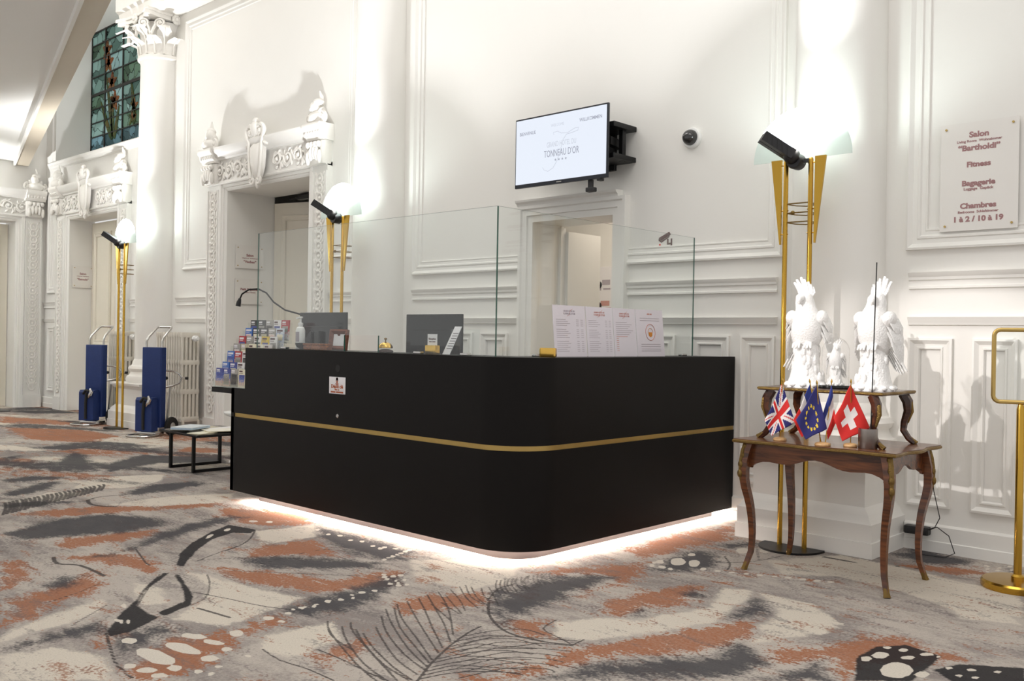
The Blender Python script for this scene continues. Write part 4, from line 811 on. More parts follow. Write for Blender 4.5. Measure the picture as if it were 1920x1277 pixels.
# ------------------------------------------------------------------ columns
def leaf_mesh(h, w, curl, lobes=5):
    """acanthus leaf standing up in z, bulging outwards along -y"""
    mb = MB(); R = 9; C = 5; vs = []
    for i in range(R+1):
        t = i/R; wid = w*(.55+.6*math.sin(PI*min(1, t*1.05)*.75))*(1-.55*max(0, t-.7)/.3)*(1+.16*math.cos(t*lobes*2*PI))
        out = .015+.03*t+curl*max(0, t-.55)**2*3.2; z = h*t if t < .86 else h*(.86+.14*math.cos((t-.86)/.14*2.2)-.02)
        for j in range(C):
            u = (j/(C-1)-.5)*2; vs.append((u*wid/2, -out+abs(u)**1.5*.022+(.008 if j in (1, 3) else 0), z))
    for i in range(R):
        for j in range(C-1): a = i*C+j; mb.add([], []); mb.f.append((a, a+1, a+C+1, a+C)); mb.mi.append(0)
    mb.v = [tuple(v) for v in vs]
    # rib
    mb.tube([(0, -(.022+.03*t+curl*max(0, t-.55)**2*3.2), h*t) for t in (0, .25, .5, .7, .85)], [.012, .011, .010, .008, .005], 5)
    return mb
LEAF1 = leaf_mesh(.2, .17, .35); LEAF2 = leaf_mesh(.33, .17, .40)
def make_column(x, label):
    cy = 5.71; t = thing('column', label, 'column', (x, cy, 0), 0, 'engaged columns along the wall')
    mb = MB()   # plinth: square block against the wall with base and cap mouldings
    prof = [(0, .433, ), (.088, .433), (.09, .425), (.19, .425), (.205, .41), (.235, .395), (.26, .37), (.275, .355), (.48, .355), (.49, .365), (.505, .38), (.52, .385), (.53, .41), (.555, .415), (.56, .41)]
    n = len(prof); fw = .46-.433
    vs = []
    for z, w in prof: vs += [(-w, .04, z), (-w, -w-fw, z), (w, -w-fw, z), (w, .04, z)]
    fs = []
    for k in range(n-1):
        for i in range(3): fs.append((k*4+i, k*4+i+1, k*4+5+i, k*4+4+i))
    fs.append(tuple((n-1)*4+i for i in range(4))); mb.add(vs, fs); mb.build('plinth', M['paint'], t, smooth=25)
    mb = MB(); mb.lathe([(.37, .56), (.385, .60), (.37, .645), (.345, .655), (.33, .68), (.325, .70), (.345, .715), (.355, .74), (.34, .77), (.315, .78), (.305, .80), (.30, .83), (.283, .86)], n=40); mb.build('column_base', M['plaster'], t, smooth=40)
    mb = MB(); mb.lathe([(.283, .86), (.284, 1.6), (.28, 2.6), (.27, 3.8), (.262, 4.62), (.275, 4.66), (.275, 4.68)], n=48); mb.build('shaft', M['paint'], t, smooth=40)
    mb = MB(); mb.lathe([(.275, 4.66), (.298, 4.675), (.302, 4.695), (.298, 4.715), (.272, 4.725), (.262, 4.74), (.265, 4.9), (.285, 5.05), (.33, 5.12)], n=40)
    cap = mb.build('capital', M['plaster'], t, smooth=40)
    me1 = LEAF1.mesh('acanthus_leaf', [M['plaster']], 60); me2 = LEAF2.mesh('acanthus_leaf', [M['plaster']], 60)
    for row, me, z0, r0, off in ((0, me1, 4.73, .262, 0), (1, me2, 4.73, .265, .5)):
        for i in range(8):
            a = 2*PI*(i+off)/8
            if math.cos(a) < -.75: continue
            o = bpy.data.objects.new('acanthus_leaf', me); COL.objects.link(o); o.parent = cap; o.location = (r0*math.sin(a), -r0*math.cos(a), z0); o.rotation_euler = (0, 0, a)
    vol = MB()
    for sg in (-1, 1):
        pts = [(u*sg, 0, v) for u, v in [(.0, -.20), (.02, -.12), (.05, -.05)]+spiral((.105, -.035), .062, .012, 1.6, 22, PI, -1)]
        vol.tube(pts, .017, 6, flat=1.5)
        vol.ell((.105*sg, 0, -.035), (.022, .03, .022), 8, 6)
    vme = vol.mesh('volute', [M['plaster']], 50)
    for a, r in ((PI/4, .40), (-PI/4, .40), (3*PI/4, .40), (-3*PI/4, .40), (0, .325)):
        if math.cos(a) < -.9: continue
        o = bpy.data.objects.new('volute', vme); COL.objects.link(o); o.parent = cap; o.location = (r*math.sin(a), -r*math.cos(a), 5.10); o.rotation_euler = (-.18, 0, a)
        if a == 0: o.scale = (.75, .75, .75)
    ab = MB(); pts = []
    for q in range(4):
        a = q*PI/2
        for u in (-1, -.9, -.45, 0, .45, .9):
            d = .43-.09*(1-u*u) if abs(u) < .95 else .40
            x_, y_ = u*.43, -d; pts.append((x_*math.cos(a)-y_*math.sin(a), x_*math.sin(a)+y_*math.cos(a)))
    ab.prism(pts, 'z', 5.14, 5.19); ab.prism([(p*1.05, q*1.05) for p, q in pts], 'z', 5.19, 5.22); ab.build('abacus', M['plaster'], cap, smooth=30)
    ro = MB()
    for i in range(9): a = 2*PI*i/9; ro.ell((.045*math.cos(a), 0, .045*math.sin(a)), (.026, .018, .026), 8, 5)
    ro.ell((0, -.012, 0), (.03, .02, .03), 8, 6); rme = ro.mesh('rosette', [M['plaster']], 60)
    for a in (0, PI/2, -PI/2):
        o = bpy.data.objects.new('rosette', rme); COL.objects.link(o); o.parent = cap; o.location = (.37*math.sin(a), -.37*math.cos(a), 5.16); o.rotation_euler = (0, 0, a)
    return t
make_column(-11.67, 'white engaged column with carved leafy capital beside the stained glass window')
make_column(-7.12, 'white engaged column left of the television, lit by the torchiere behind the desk')
make_column(-2.57, 'white engaged column behind the nearest torchiere, its plinth behind the small table')

# ------------------------------------------------------------------ carved door surrounds
def scroll_band(mb, x0, x1, zc, h, y):
    """running acanthus scrolls"""
    n = max(2, int(round((x1-x0)/(h*1.15)))); st = (x1-x0)/n
    for i in range(n):
        c = x0+st*(i+.5); sg = 1 if i % 2 else -1
        sp = spiral((c, zc), h*.42, h*.08, 1.4, 18, PI*.9 if sg > 0 else -PI*.9, sg)
        mb.tube([(u, y-.012-.010*k/18, v) for k, (u, v) in enumerate(sp)], [.016-.006*k/18 for k in range(19)], 5)
        mb.ell((c, y-.022, zc), (.022, .02, .022), 7, 5)
        for k in range(3):
            a = sg*(.5+k*.8); R = Matrix.Rotation(-a, 3, 'Y'); mb.ell((c+st*.42+.03*math.cos(a), y-.012, zc+sg*h*(.1+.12*k)-h*.1), (.045, .014, .017), 8, 5, R)
        for k in range(6): a = 2*PI*k/6+.3; mb.ell((c+h*.44*math.cos(a), y-.01, zc+h*.44*math.sin(a)), (.034, .014, .014), 7, 4, Matrix.Rotation(-a+.7, 3, 'Y'))
        mb.ell((c-st*.3, y-.012, zc-sg*h*.33), (.05, .014, .02), 8, 5, Matrix.Rotation(sg*.6, 3, 'Y'))
    return mb
def make_surround(loc, rz, label):
    """carved surround of a doorway; local x along the wall, -y into the room; opening half width HW, height HT"""
    t = thing('door_surround', label, 'door surround', loc, rz, 'carved door surrounds')
    mb = MB(); mb.mould([(HW, 0), (HW, HT), (-HW, HT), (-HW, 0)], [(0, 0), (0, .02), (-.02, .035), (-.035, .035), (-.04, .05), (-.07, .05), (-.075, .065), (-.10, .07), (-.12, .07), (-.125, 0)], 0, closed=False); mb.build('architrave', M['paint'], t, smooth=25)
    for sg in (-1, 1):
        mb = MB(); x0, x1 = sorted((sg*(HW+.125), sg*(HW+.375))); mb.box(x0, x1, -.06, 0, 0, 2.96); mb.box(x0-.01, x1+.01, -.085, 0, 0, .2)
        mb.box(x0, x0+.02, -.075, -.06, .2, 2.9); mb.box(x1-.02, x1, -.075, -.06, .2, 2.9); j = mb.build('jamb', M['paint'], t, smooth=None)
        mb = MB(); cx = (x0+x1)/2
        for k in range(26):
            z = .32+k*.1; sgn = 1 if k % 2 else -1
            mb.tube([(cx+.05*math.cos(a), -.066, z+.055*math.sin(a)) for a in [2*PI*i/10 for i in range(10)]], .011, 5, closed=True)
            mb.ell((cx, -.066, z), (.02, .014, .02), 7, 5)
            for s2 in (-1, 1): mb.ell((cx+s2*.065, -.064, z+.05), (.012, .012, .032), 6, 4, Matrix.Rotation(s2*.5, 3, 'Y'))
        mb.build('guilloche_band', M['plaster'], j, smooth=50)
    W = HW+.375
    mb = MB(); mb.box(-W, W, -.06, 0, 2.96, 3.24); fr = mb.build('frieze', M['paint'], t, smooth=None)
    mb = MB(); scroll_band(mb, -W+.2, -.2, 3.11, .2, -.06); scroll_band(mb, .2, W-.2, 3.11, .2, -.06); mb.build('scroll_relief', M['plaster'], fr, smooth=50)
    mb = MB(); mb.rail(-W-.02, W+.02, [(3.235, 0), (3.24, .09), (3.26, .10), (3.275, .13), (3.30, .15), (3.335, .17), (3.36, .18), (3.37, .18), (3.37, 0)], 0); mb.rail(-W, W, [(2.95, 0), (2.955, .075), (2.97, .08), (2.985, .065), (2.99, 0)], 0)
    mb.build('cornice', M['paint'], t, smooth=25)
    # shield cartouche with scrolls over the middle
    mb = MB(); sh_ = [(0, -.25), (.06, -.22), (.10, -.12), (.115, 0), (.12, .12), (.06, .15), (0, .14), (-.06, .15), (-.12, .12), (-.115, 0), (-.10, -.12), (-.06, -.22)]
    zc = 3.17; rows = [(1.0, -.10), (1.0, -.15), (.82, -.175), (.4, -.195)]
    vs = [(u*s_, y, zc+v*s_) for s_, y in rows for u, v in sh_]; n = len(sh_); fs = [(k*n+i, k*n+(i+1) % n, k*n+n+(i+1) % n, k*n+n+i) for k in range(3) for i in range(n)]+[tuple(3*n+i for i in range(n))]
    mb.add(vs, fs)
    for sg in (-1, 1):
        mb.tube([(sg*u, -.17, zc+v) for u, v in [(.09, -.24), (.115, -.1), (.125, .05), (.13, .15)]+spiral((.10, .27), .085, .015, 1.35, 20, -.7, 1)], [.018]*4+[.026]*10+[.018]*11, 6)
        mb.tube([(sg*u, -.16, zc+v) for u, v in spiral((.06, -.27), .05, .01, 1.3, 14, 1.2, -1)], .016, 6)
        mb.ell((sg*.10, -.17, zc+.27), (.03, .03, .03), 8, 6)
        mb.ell((sg*.17, -.15, zc+.13), (.06, .03, .022), 8, 5, Matrix.Rotation(sg*.4, 3, 'Y'))
    mb.ell((0, -.17, zc+.30), (.07, .05, .085), 10, 7); mb.ell((0, -.16, zc+.385), (.045, .04, .04), 8, 6); mb.ell((0, -.13, zc-.30), (.04, .03, .06), 8, 6)
    mb.build('cartouche', M['plaster'], t, smooth=55)
    for sg in (-1, 1):
        cx = sg*(HW+.25); mb = MB(); mb.rbox(cx-.132, cx+.132, -.12, -.002, 2.965, 3.205, .02)
        for k in range(5): mb.ell((cx+(k-2)*.05, -.145, 3.03+.05*math.cos((k-2)*.8)), (.028, .03, .075), 8, 6)
        for k in range(4): mb.ell((cx+(k-1.5)*.06, -.15, 3.16), (.032, .03, .035), 8, 5)
        mb.tube([(cx+u, -.15, 3.11+v) for u, v in spiral((0, 0), .06, .01, 1.4, 14)], .014, 5)
        mb.rail(cx-.148, cx+.148, [(3.204, .002), (3.21, .135), (3.235, .14), (3.25, .165), (3.30, .17), (3.32, .195), (3.36, .20), (3.376, .19), (3.376, .002)], 0)
        for k in range(6): mb.ell((cx+(k-2.5)*.045, -.165, 3.275), (.018, .016, .024), 6, 5)
        mb.build('console', M['plaster'], t, smooth=50)
        # crest: a head rising from curled leaves
        mb = MB(); mb.ell((cx, -.11, 3.43), (.12, .09, .08), 12, 8); mb.ell((cx-sg*.02, -.12, 3.53), (.062, .065, .08), 10, 8); mb.ell((cx-sg*.03, -.16, 3.52), (.018, .03, .02), 6, 5)
        mb.ell((cx+sg*.01, -.10, 3.595), (.07, .06, .045), 10, 6)
        for s2 in (-1, 1):
            mb.tube([(cx+s2*u, -.12, 3.40+v) for u, v in spiral((.12, .03), .055, .012, 1.3, 14, PI/2, -1)], .02, 6); mb.ell((cx+s2*.12, -.12, 3.43), (.025, .03, .025), 7, 5)
            mb.ell((cx+s2*.06, -.10, 3.48), (.03, .05, .07), 8, 6, Matrix.Rotation(s2*.5, 3, 'Y'))
        mb.tube([(cx+sg*.02, -.08, 3.58), (cx+sg*.03, -.08, 3.66), (cx+sg*.01, -.09, 3.72)], [.035, .025, .006], 7)
        mb.build('crest_ornament', M['plaster'], t, smooth=55)
    return t
make_surround((D1, WY, 0), 0, 'carved white surround of the doorway just left of the desk screen')
make_surround((D2, WY, 0), 0, 'carved white surround of the doorway under the stained glass window')
make_surround((XE, EY, 0), PI/2, 'carved white surround on the end wall, cut by the left edge')
# doors
def door_leaf(mb, w, h, th=.045):
    mb.box(0, w, -th/2, th/2, 0.01, h)
    for z0, z1 in ((.18, .85), (1.0, h-.15)): mb.mould(rect(.12, w-.12, z0, z1), SML, -th/2)
    return mb
ds = thing('door_1', 'cream panelled double door', 'door'); del ds['category']; struct(ds); ds.location = (D1-HW, WY+.60, 0)
mb = door_leaf(MB(), .82, 2.80); lf = mb.build('door_leaf', M['cream_paint'], ds, smooth=25); lf.location = (.01, .03, 0); lf.rotation_euler = (0, 0, .30)
mb = MB(); mb.tube([(.70, -.05, 1.02), (.70, -.08, 1.02), (.60, -.08, 1.02)], .009, 6); mb.rbox(.68, .72, -.03, -.022, .9, 1.14, .004); mb.build('door_handle', M['brass2'], lf)
mb = door_leaf(MB(), .82, 2.80); lf2 = mb.build('door_leaf', M['cream_paint'], ds, smooth=25); lf2.location = (2*HW-.83, .0, 0)
mb = MB(); mb.bar((.25, .08, 2.84), (.95, .02, 2.84), .03, .02); mb.rbox(.55, .85, -.03, .03, 2.80, 2.85, .006); mb.build('door_closer', M['blackmetal'], ds)
mb = MB(); mb.rbox(.50, .70, -.028, -.024, 1.18, 1.48, .001); po = mb.build('notice', M['lilac_paper'], lf, label='pale notice with an orange crest')
mb = MB(); fr = ((.60, -.029, 1.33), (1, 0, 0), (0, 0, 1), (0, -1, 0)); mb.lathe([(.03, -.0305), (.036, -.0305)], (.60, 0, 1.34), 20, axis='y'); mb.lathe([(0, -.0305), (.016, -.0305)], (.60, 0, 1.335), 14, axis='y'); word_bars(mb, fr, 0, .10, [.03], .008); word_bars(mb, fr, 0, .08, [.05, .04], .008); word_bars(mb, fr, 0, -.07, [.04, .05, .03], .007); word_bars(mb, fr, 0, -.09, [.05, .03], .007); mb.build('print', M['ink_red'], po)
ds2 = thing('door_2', 'cream panelled double door', 'door'); del ds2['category']; struct(ds2); ds2.location = (D2-HW, WY+.34, 0)
for k in (0, 1):
    mb = door_leaf(MB(), .82, 2.85); q = mb.build('door_leaf', M['cream_paint'], ds2, smooth=25); q.location = (.005+k*.825, 0, 0)
ds3 = thing('door_3', 'cream panelled door', 'door', (XE-.3, EY-HW, 0), PI/2); del ds3['category']; struct(ds3)
for k in (0, 1):
    mb = door_leaf(MB(), .82, 2.85); q = mb.build('door_leaf', M['cream_paint'], ds3, smooth=25); q.location = (.005+k*.825, 0, 0)
# ------------------------------------------------------------------ stained glass window
def stained(name, c1, c2, c3, scale=7.0):
    k = N(name); tc = k.n('TexCoord'); vo = k.n('TexVoronoi', i_Scale=scale); vo.feature = 'DISTANCE_TO_EDGE'; v2 = k.n('TexVoronoi', i_Scale=scale)
    nz = k.n('TexNoise', i_Scale=3.0, i_Detail=4.0); mp = k.n('MixRGB'); mp.inputs[0].default_value = .25
    k.l(tc.outputs['Object'], mp.inputs[1]); k.l(nz.outputs['Color'], mp.inputs[2]); k.l(tc.outputs['Object'], nz.inputs['Vector'])
    k.l(mp.outputs[0], vo.inputs['Vector']); k.l(mp.outputs[0], v2.inputs['Vector'])
    s = k.n('SeparateColor'); k.l(v2.outputs['Color'], s.inputs[0]); r = k.n('ValToRGB'); e = r.color_ramp.elements
    e[0].color = sl(c1)+(1,); e[1].color = sl(c3)+(1,); m = e.new(.5); m.color = sl(c2)+(1,); k.l(s.outputs[0], r.inputs[0])
    st = k.n('MapRange'); st.inputs[1].default_value = .012; st.inputs[2].default_value = .022; k.l(vo.outputs['Distance'], st.inputs[0])
    mc = k.n('MixRGB'); mc.inputs[1].default_value = (.012, .014, .012, 1); k.l(st.outputs[0], mc.inputs[0]); k.l(r.outputs[0], mc.inputs[2])
    d = k.n('BsdfPrincipled', i_Roughness=.12); k.l(mc.outputs[0], d.inputs['Base Color']); tl = k.n('BsdfTranslucent'); k.l(mc.outputs[0], tl.inputs[0])
    a = k.n('MixShader'); a.inputs[0].default_value = .7; k.l(d.outputs[0], a.inputs[1]); k.l(tl.outputs[0], a.inputs[2]); k.l(a.outputs[0], k.out.inputs[0]); return k.m
M['sg_teal'] = stained('teal_leaded_glass', (112, 145, 138), (161, 190, 183), (196, 221, 217), 5.5)
M['sg_green'] = stained('green_leaded_glass', (104, 130, 112), (149, 178, 156), (169, 196, 188), 6.5)
M['sg_pale'] = stained('pale_leaded_glass', (183, 212, 211), (212, 234, 234), (142, 176, 173), 4.5)
M['sg_wave'] = stained('sea_leaded_glass', (87, 117, 120), (131, 163, 171), (174, 207, 217), 8.0)
M['sg_orange'] = stained('orange_petal_glass', (205, 127, 83), (215, 166, 105), (176, 101, 68), 14.0)
M['sg_leaf'] = stained('leaf_green_glass', (104, 126, 82), (141, 155, 99), (156, 140, 86), 14.0)
wn = thing('window_1', 'tall stained glass window with orange lilies', 'window', (-15.1, 6.24, 4.03)); del wn['category']; struct(wn)
cols = [0, .50, 1.12, 1.74, 2.36, 3.1]; rows = [0, .22, .44, .66, .88, 1.16, 1.42, 1.66, 1.87]
for i in range(5):
    for j in range(8):
        mk = M['sg_wave'] if j == 0 else (M['sg_pale'] if (i % 2 == 1 and j in (1, 2, 3, 5)) else (M['sg_green'] if (i+j) % 3 == 0 else M['sg_teal']))
        mb = MB(); mb.box(cols[i]+.004, cols[i+1]-.004, -.004, .004, rows[j]+.004, rows[j+1]-.004); mb.build('pane', mk, wn, smooth=None)
mb = MB()
for c in cols: mb.box(c-.014, c+.014, -.02, .02, 0, 1.87)
for q, r_ in enumerate(rows): w_ = .022 if q in (0, 4, 8) else .008; mb.box(0, 3.1, -.018, .018, r_-w_, r_+w_)
mb.build('lead_bars', M['lead'], wn, smooth=None)
def petal(cx, cz, ln, wd, ang, mk, nm):
    mb = MB(); pts = []
    for k in range(10):
        a = 2*PI*k/10; u = ln*.5*math.cos(a); v = wd*.5*math.sin(a)*(1-.35*math.cos(a)); pts.append((cx+u*math.cos(ang)-v*math.sin(ang), cz+u*math.sin(ang)+v*math.cos(ang)))
    mb.prism(pts, 'y', -.016, -.006); mb.build(nm, mk, wn, smooth=None)
for fx, fz in ((.62, 1.30), (.74, .98), (.84, .68), (.55, 1.5), (1.5, .5), (2.0, .6), (2.05, .36), (1.45, .33)):
    big = fx < 1
    for a in (.3, 1.5, 2.6, 3.9, 5.2): petal(fx+.07*math.cos(a), fz+.07*math.sin(a), .19 if big else .13, .09 if big else .05, a, M['sg_orange'] if big or a < 2 else M['sg_leaf'], 'petal')
for x0, z0, x1, z1 in ((.75, .1, .35, .75), (.8, .1, .75, .8), (.85, .1, 1.0, .6), (.8, .1, .55, 1.1), (1.55, .25, 1.4, .9), (2.05, .2, 2.2, 1.0)):
    L_ = math.hypot(x1-x0, z1-z0); petal((x0+x1)/2, (z0+z1)/2, L_, .09, math.atan2(z1-z0, x1-x0), M['sg_leaf'], 'leaf')
mb = MB(); mb.rail(-15.3, -12.0, [(3.70, 0), (3.715, .05), (3.735, .06), (3.75, .09), (3.78, .10), (3.795, .09), (3.795, 0)], WY); mb.build('sill', M['paint'], wn, o=(-15.1, 6.24, 4.03), smooth=25)
mb = MB(); mb.mould([(-15.1, 3.79), (-15.1, 5.2)], [(0, 0), (0, .05), (.03, .05), (.05, .03), (.12, .03), (.14, .05), (.2, .05), (.2, 0)], WY, closed=False); mb.build('window_frame', M['paint'], wn, o=(-15.1, 6.24, 4.03), smooth=25)

# ------------------------------------------------------------------ reception desk
YF, XR, XL, ZD, ZB = 3.577, -3.304, -6.163, 1.112, .077
desk = thing('reception_desk', 'black L-shaped reception desk with a brass stripe and rounded corner', 'desk', (-4.5, 4.2, 0)); DO = (-4.5, 4.2, 0)
def l_outline(inset, rad, xl, ye=WY-.012, thick=None, n=14):
    """outer outline of the L (front + rounded corner + right side); if thick, closed back along the inside"""
    x1, y0 = XR-inset, YF+inset; r = rad
    out = [(xl+inset, y0)]+[(x1-r+r*math.sin(a), y0+r-r*math.cos(a)) for a in [PI/2*i/n for i in range(n+1)]]+[(x1, ye)]
    if thick is None: return out
    x2, y2 = x1-thick, y0+thick; r2 = max(.02, r-thick)
    return out+[(x2, ye)]+[(x2-r2+r2*math.sin(a), y2+r2-r2*math.cos(a)) for a in [PI/2*i/n for i in range(n, -1, -1)]]+[(xl+inset, y2)]
CR = .30
def l_ring(mb, z0, z1, inset, thick, xl=XL, rad=CR):
    q = l_outline(inset, rad, xl, thick=thick); h = len(q)//2; n = len(q)
    vs = [(x, y, z) for z in (z0, z1) for x, y in q]; fs = []
    for i in range(h-1): fs += [(i, i+1, n-2-i, n-1-i)[::-1], (n+i, n+i+1, n+n-2-i, n+n-1-i)]
    for i in range(n): fs.append((i, (i+1) % n, n+(i+1) % n, n+i))
    return mb.add(vs, fs)
mb = MB(); l_ring(mb, ZB, .612, 0, .05); mb.build('lower_front_panel', M['black'], desk, DO, 30)
mb = MB(); l_ring(mb, .612, .640, .006, .03, XL+.02); mb.build('brass_stripe', M['brass2'], desk, DO, 30)
mb = MB(); l_ring(mb, .640, .818, 0, .05); l_ring(mb, .818, ZD, 0, .05, -5.981); mb.build('upper_front_panel', M['black'], desk, DO, 30)
mb = MB(); l_ring(mb, ZD-.03, ZD-.002, .05, .33, -5.83, CR-.05); mb.build('counter_top', M['black'], desk, DO, 30)
mb = MB(); l_ring(mb, .72, .75, .38, .5, -6.15, .05); l_ring(mb, ZB, ZB+.02, .05, .6, XL-.05, CR-.05); mb.build('worktop', M['black'], desk, DO, 30)
mb = MB(); mb.box(XL, XL+.04, YF, YF+.8, ZB, .818); mb.box(-5.78, -5.755, YF+.05, YF+.38, .8, ZD-.03); mb.build('end_panel', M['black'], desk, DO, None)
mb = MB(); mb.box(-6.455, -5.79, YF+.052, YF+.42, .775, .812); mb.box(-6.455, XL, YF+.005, YF+.052, .775, .812); mb.build('display_shelf', M['black'], desk, DO, None)
mb = MB(); l_ring(mb, 0, ZB, .15, .05, XL, CR-.1); mb.build('recessed_plinth', M['skirt'], desk, DO, 30)
mb = MB(); l_ring(mb, ZB-.012, ZB-.004, .085, .03, XL+.02, CR-.05); mb.build('led_strip', M['led'], desk, DO, None)
mb = MB(); mb.lathe([(.0, YF-.001), (.024, YF-.001), (.026, YF+.004)], (-4.881, 0, 1.003), 20, axis='y'); mb.build('cable_hole', M['rubber'], desk, DO)
mb = MB(); mb.lathe([(.0, YF-.006), (.010, YF-.006), (.013, YF-.003), (.013, YF+.004)], (-4.875, 0, .703), 16, axis='y'); mb.build('lock', M['chrome'], desk, DO)
st = MB(); st.rbox(-4.967, -4.797, YF-.003, YF-.0005, .842, .949, .0008); stk = st.build('sticker', M['paper'], desk, DO, label='white key deposit sticker')
mb = MB(); FR = ((-4.882, YF-.0032, .842), (1, 0, 0), (0, 0, 1), (0, -1, 0))
put_text(mb, 'Dépôt clé', .031, FR, 0, .037, bold=.0012); word_bars(mb, FR, 0, .022, [.026, .018], .007); word_bars(mb, FR, 0, .006, [.05, .075], .010)
mb.lathe([(.007, YF-.0045), (.0105, YF-.0045)], (-4.882, 0, .936), 14, axis='y'); mb.box(-4.884, -4.880, YF-.0045, YF-.003, .90, .927)
for s_ in (-1, 1): mb.bar((-4.882-.016*s_, YF-.004, .903), (-4.882+.012*s_, YF-.004, .926), .003); mb.bar((-4.882, YF-.004, .905), (-4.882+s_*.01, YF-.004, .899), .003)
o_ = mb.build('print', M['ink_red'], stk, DO, None)
# glass screens
GY, GX = 3.65, -3.565; GT = 1.932
def pane_edges(mb, pts, axis, a, th):
    n = len(pts); mk = (lambda u, v, q: (u, q, v)) if axis == 'y' else (lambda u, v, q: (q, u, v))
    vs = [mk(u, v, a) for u, v in pts]+[mk(u, v, a+th) for u, v in pts]
    mb.add(vs, [tuple(range(n-1, -1, -1)), tuple(range(n, 2*n))], 0); mb.add(vs, [(i, (i+1) % n, n+(i+1) % n, n+i) for i in range(n)], 1)
g1 = thing('glass_screen', 'clear glass screen along the front of the desk with a pass-through cut-out', 'glass screen', (-4.76, GY, ZD), 0, 'glass counter screens')
mb = MB(); pane_edges(mb, [(-5.955, ZD), (-5.17, ZD), (-4.92, ZD+.001), (-4.92, 1.215), (-4.575, 1.215), (-4.575, ZD), (-3.565, ZD), (-3.565, GT), (-5.955, GT)], 'y', GY, .010)
mb.build('pane', [M['glass'], M['glass_edge']], g1, (-4.76, GY, ZD), None)
mb = MB()
for x in (-5.6, -4.2, -3.8): mb = MB(); mb.rbox(x-.03, x+.03, GY-.012, GY+.022, ZD-.002, ZD+.014, .003); mb.build('clamp', M['chrome'], g1, (-4.76, GY, ZD))
g2 = thing('glass_screen', 'clear glass screen along the right side of the desk towards the wall', 'glass screen', (GX, 4.6, ZD), 0, 'glass counter screens')
mb = MB(); pane_edges(mb, [(GY+.012, ZD), (5.62, ZD), (5.62, GT), (GY+.012, GT)], 'x', GX-.010, .010); mb.build('pane', [M['glass'], M['glass_edge']], g2, (GX, 4.6, ZD), None)
mb = MB()
for y in (4.0, 4.8, 5.5): mb = MB(); mb.rbox(GX-.022, GX+.012, y-.03, y+.03, ZD-.002, ZD+.014, .003); mb.build('clamp', M['chrome'], g2, (GX, 4.6, ZD))

# ------------------------------------------------------------------ torchiere lamps
def make_lamp(x, label, power):
    y = 5.19; t = thing('torchiere', label, 'floor lamp', (x, y, 0), 0, 'brass torchieres in front of the columns')
    mb = MB(); mb.lathe([(0, 0), (.19, 0), (.19, .012), (.0, .014)], n=20, a0=PI, a1=2*PI); mb.box(-.19, .19, -.002, .03, 0, .013); mb.build('base_plate', M['blackmetal'], t)
    for s_ in (-1, 1):
        mb = MB(); mb.lathe([(.0145, .01), (.0145, 2.29), (.010, 2.30)], (s_*.078, 0, 0), 16); mb.build('pole', M['brass'], t)
        mb = MB(); a, b, c = s_*.105, s_*.172, s_*.112; mb.prism([(a, 2.305), (b, 2.305), (c, 1.80), (s_*.104, 1.80)], 'y', -.007, .007)
        for z in (2.27, 2.0, 1.86): mb.lathe([(.004, .06), (.004, .115)] if s_ > 0 else [(.004, -.115), (.004, -.06)], (0, 0, z), 6, axis='x')
        mb.build('fin', M['brass'], t, smooth=25)
    for z in (2.04, 1.985, 1.93):
        mb = MB(); mb.tube([(-.078, 0, z), (.078, 0, z)], .004, 6); mb.tube([(-.078, 0, z), (-.06, .10, z), (-.02, .15, z), (.03, .14, z), (.07, .06, z), (.078, 0, z)], .0035, 6)
        if z == 1.985: mb.ell((-.03, -.003, z), (.013, .013, .013), 10, 8)
        mb.build('cross_rod', M['oldbrass'], t)
    # half disc of frosted glass
    mb = MB(); n = 28; pts = [(.31*math.cos(PI*i/n), 2.305+.31*math.sin(PI*i/n)) for i in range(n+1)]; mb.prism(pts, 'y', .03, .037); mb.build('glass_shade', M['frost'], t, smooth=None)
    hd = MB(); hd.lathe([(0, -.05), (.042, -.05), (.047, -.04), (.047, .025), (.03, .028), (0, .028)], (-.01, 0, 2.285), 16, axis='y'); hd.bar((-.078, 0, 2.285), (.078, 0, 2.285), .022); h = hd.build('lamp_holder', M['blackplastic'], t)
    a = Vector((-.02, -.05, 2.315)); b = Vector((-.150, -.165, 2.425)); d = (b-a).normalized(); sd = d.cross(Vector((0, 0, 1))).normalized(); up = sd.cross(d)
    mb = MB()
    for off, w_ in ((-.027, .046), (.027, .046)): mb.bar(a+sd*off, b+sd*off, w_, .058)
    mb.bar(a+up*.022, b+up*.022, .085, .018)
    for k in range(5): q = a+(b-a)*(.2+.17*k); mb.bar(q-sd*.052, q+sd*.052, .006, .060)
    mb.ell(a, (.05, .05, .05), 12, 8); mb.build('reflector_arm', M['blackplastic'], t, smooth=30)
    mb = MB(); mb.lathe([(0, -.045), (.011, -.045), (.011, .045), (0, .045)], (.045, -.055, 2.365), 10, axis='x'); mb.build('bulb', M['bulb'], t)
    S = bpy.data.lights.new('lamp_uplight', 'SPOT'); S.energy = power*4.2; S.spot_size = math.radians(150); S.spot_blend = .5; S.shadow_soft_size = .04; S.color = (.97, .985, 1.0)
    o = bpy.data.objects.new('lamp_uplight', S); COL.objects.link(o); o.parent = t; o.location = (0, -.06, 2.38); o.rotation_euler = Vector((0, .42, 1)).to_track_quat('-Z', 'Y').to_euler()
    return t
M['bulb'] = mat('halogen_bulb', (255, 252, 245), .3, emit=(255, 250, 240), estr=30)
make_lamp(-2.59, 'brass torchiere behind the small antique table, nearest of the three', 62)
make_lamp(-7.12, 'brass torchiere standing behind the reception desk', 62)
make_lamp(-11.6, 'brass torchiere standing between the two blue luggage trolleys', 62)
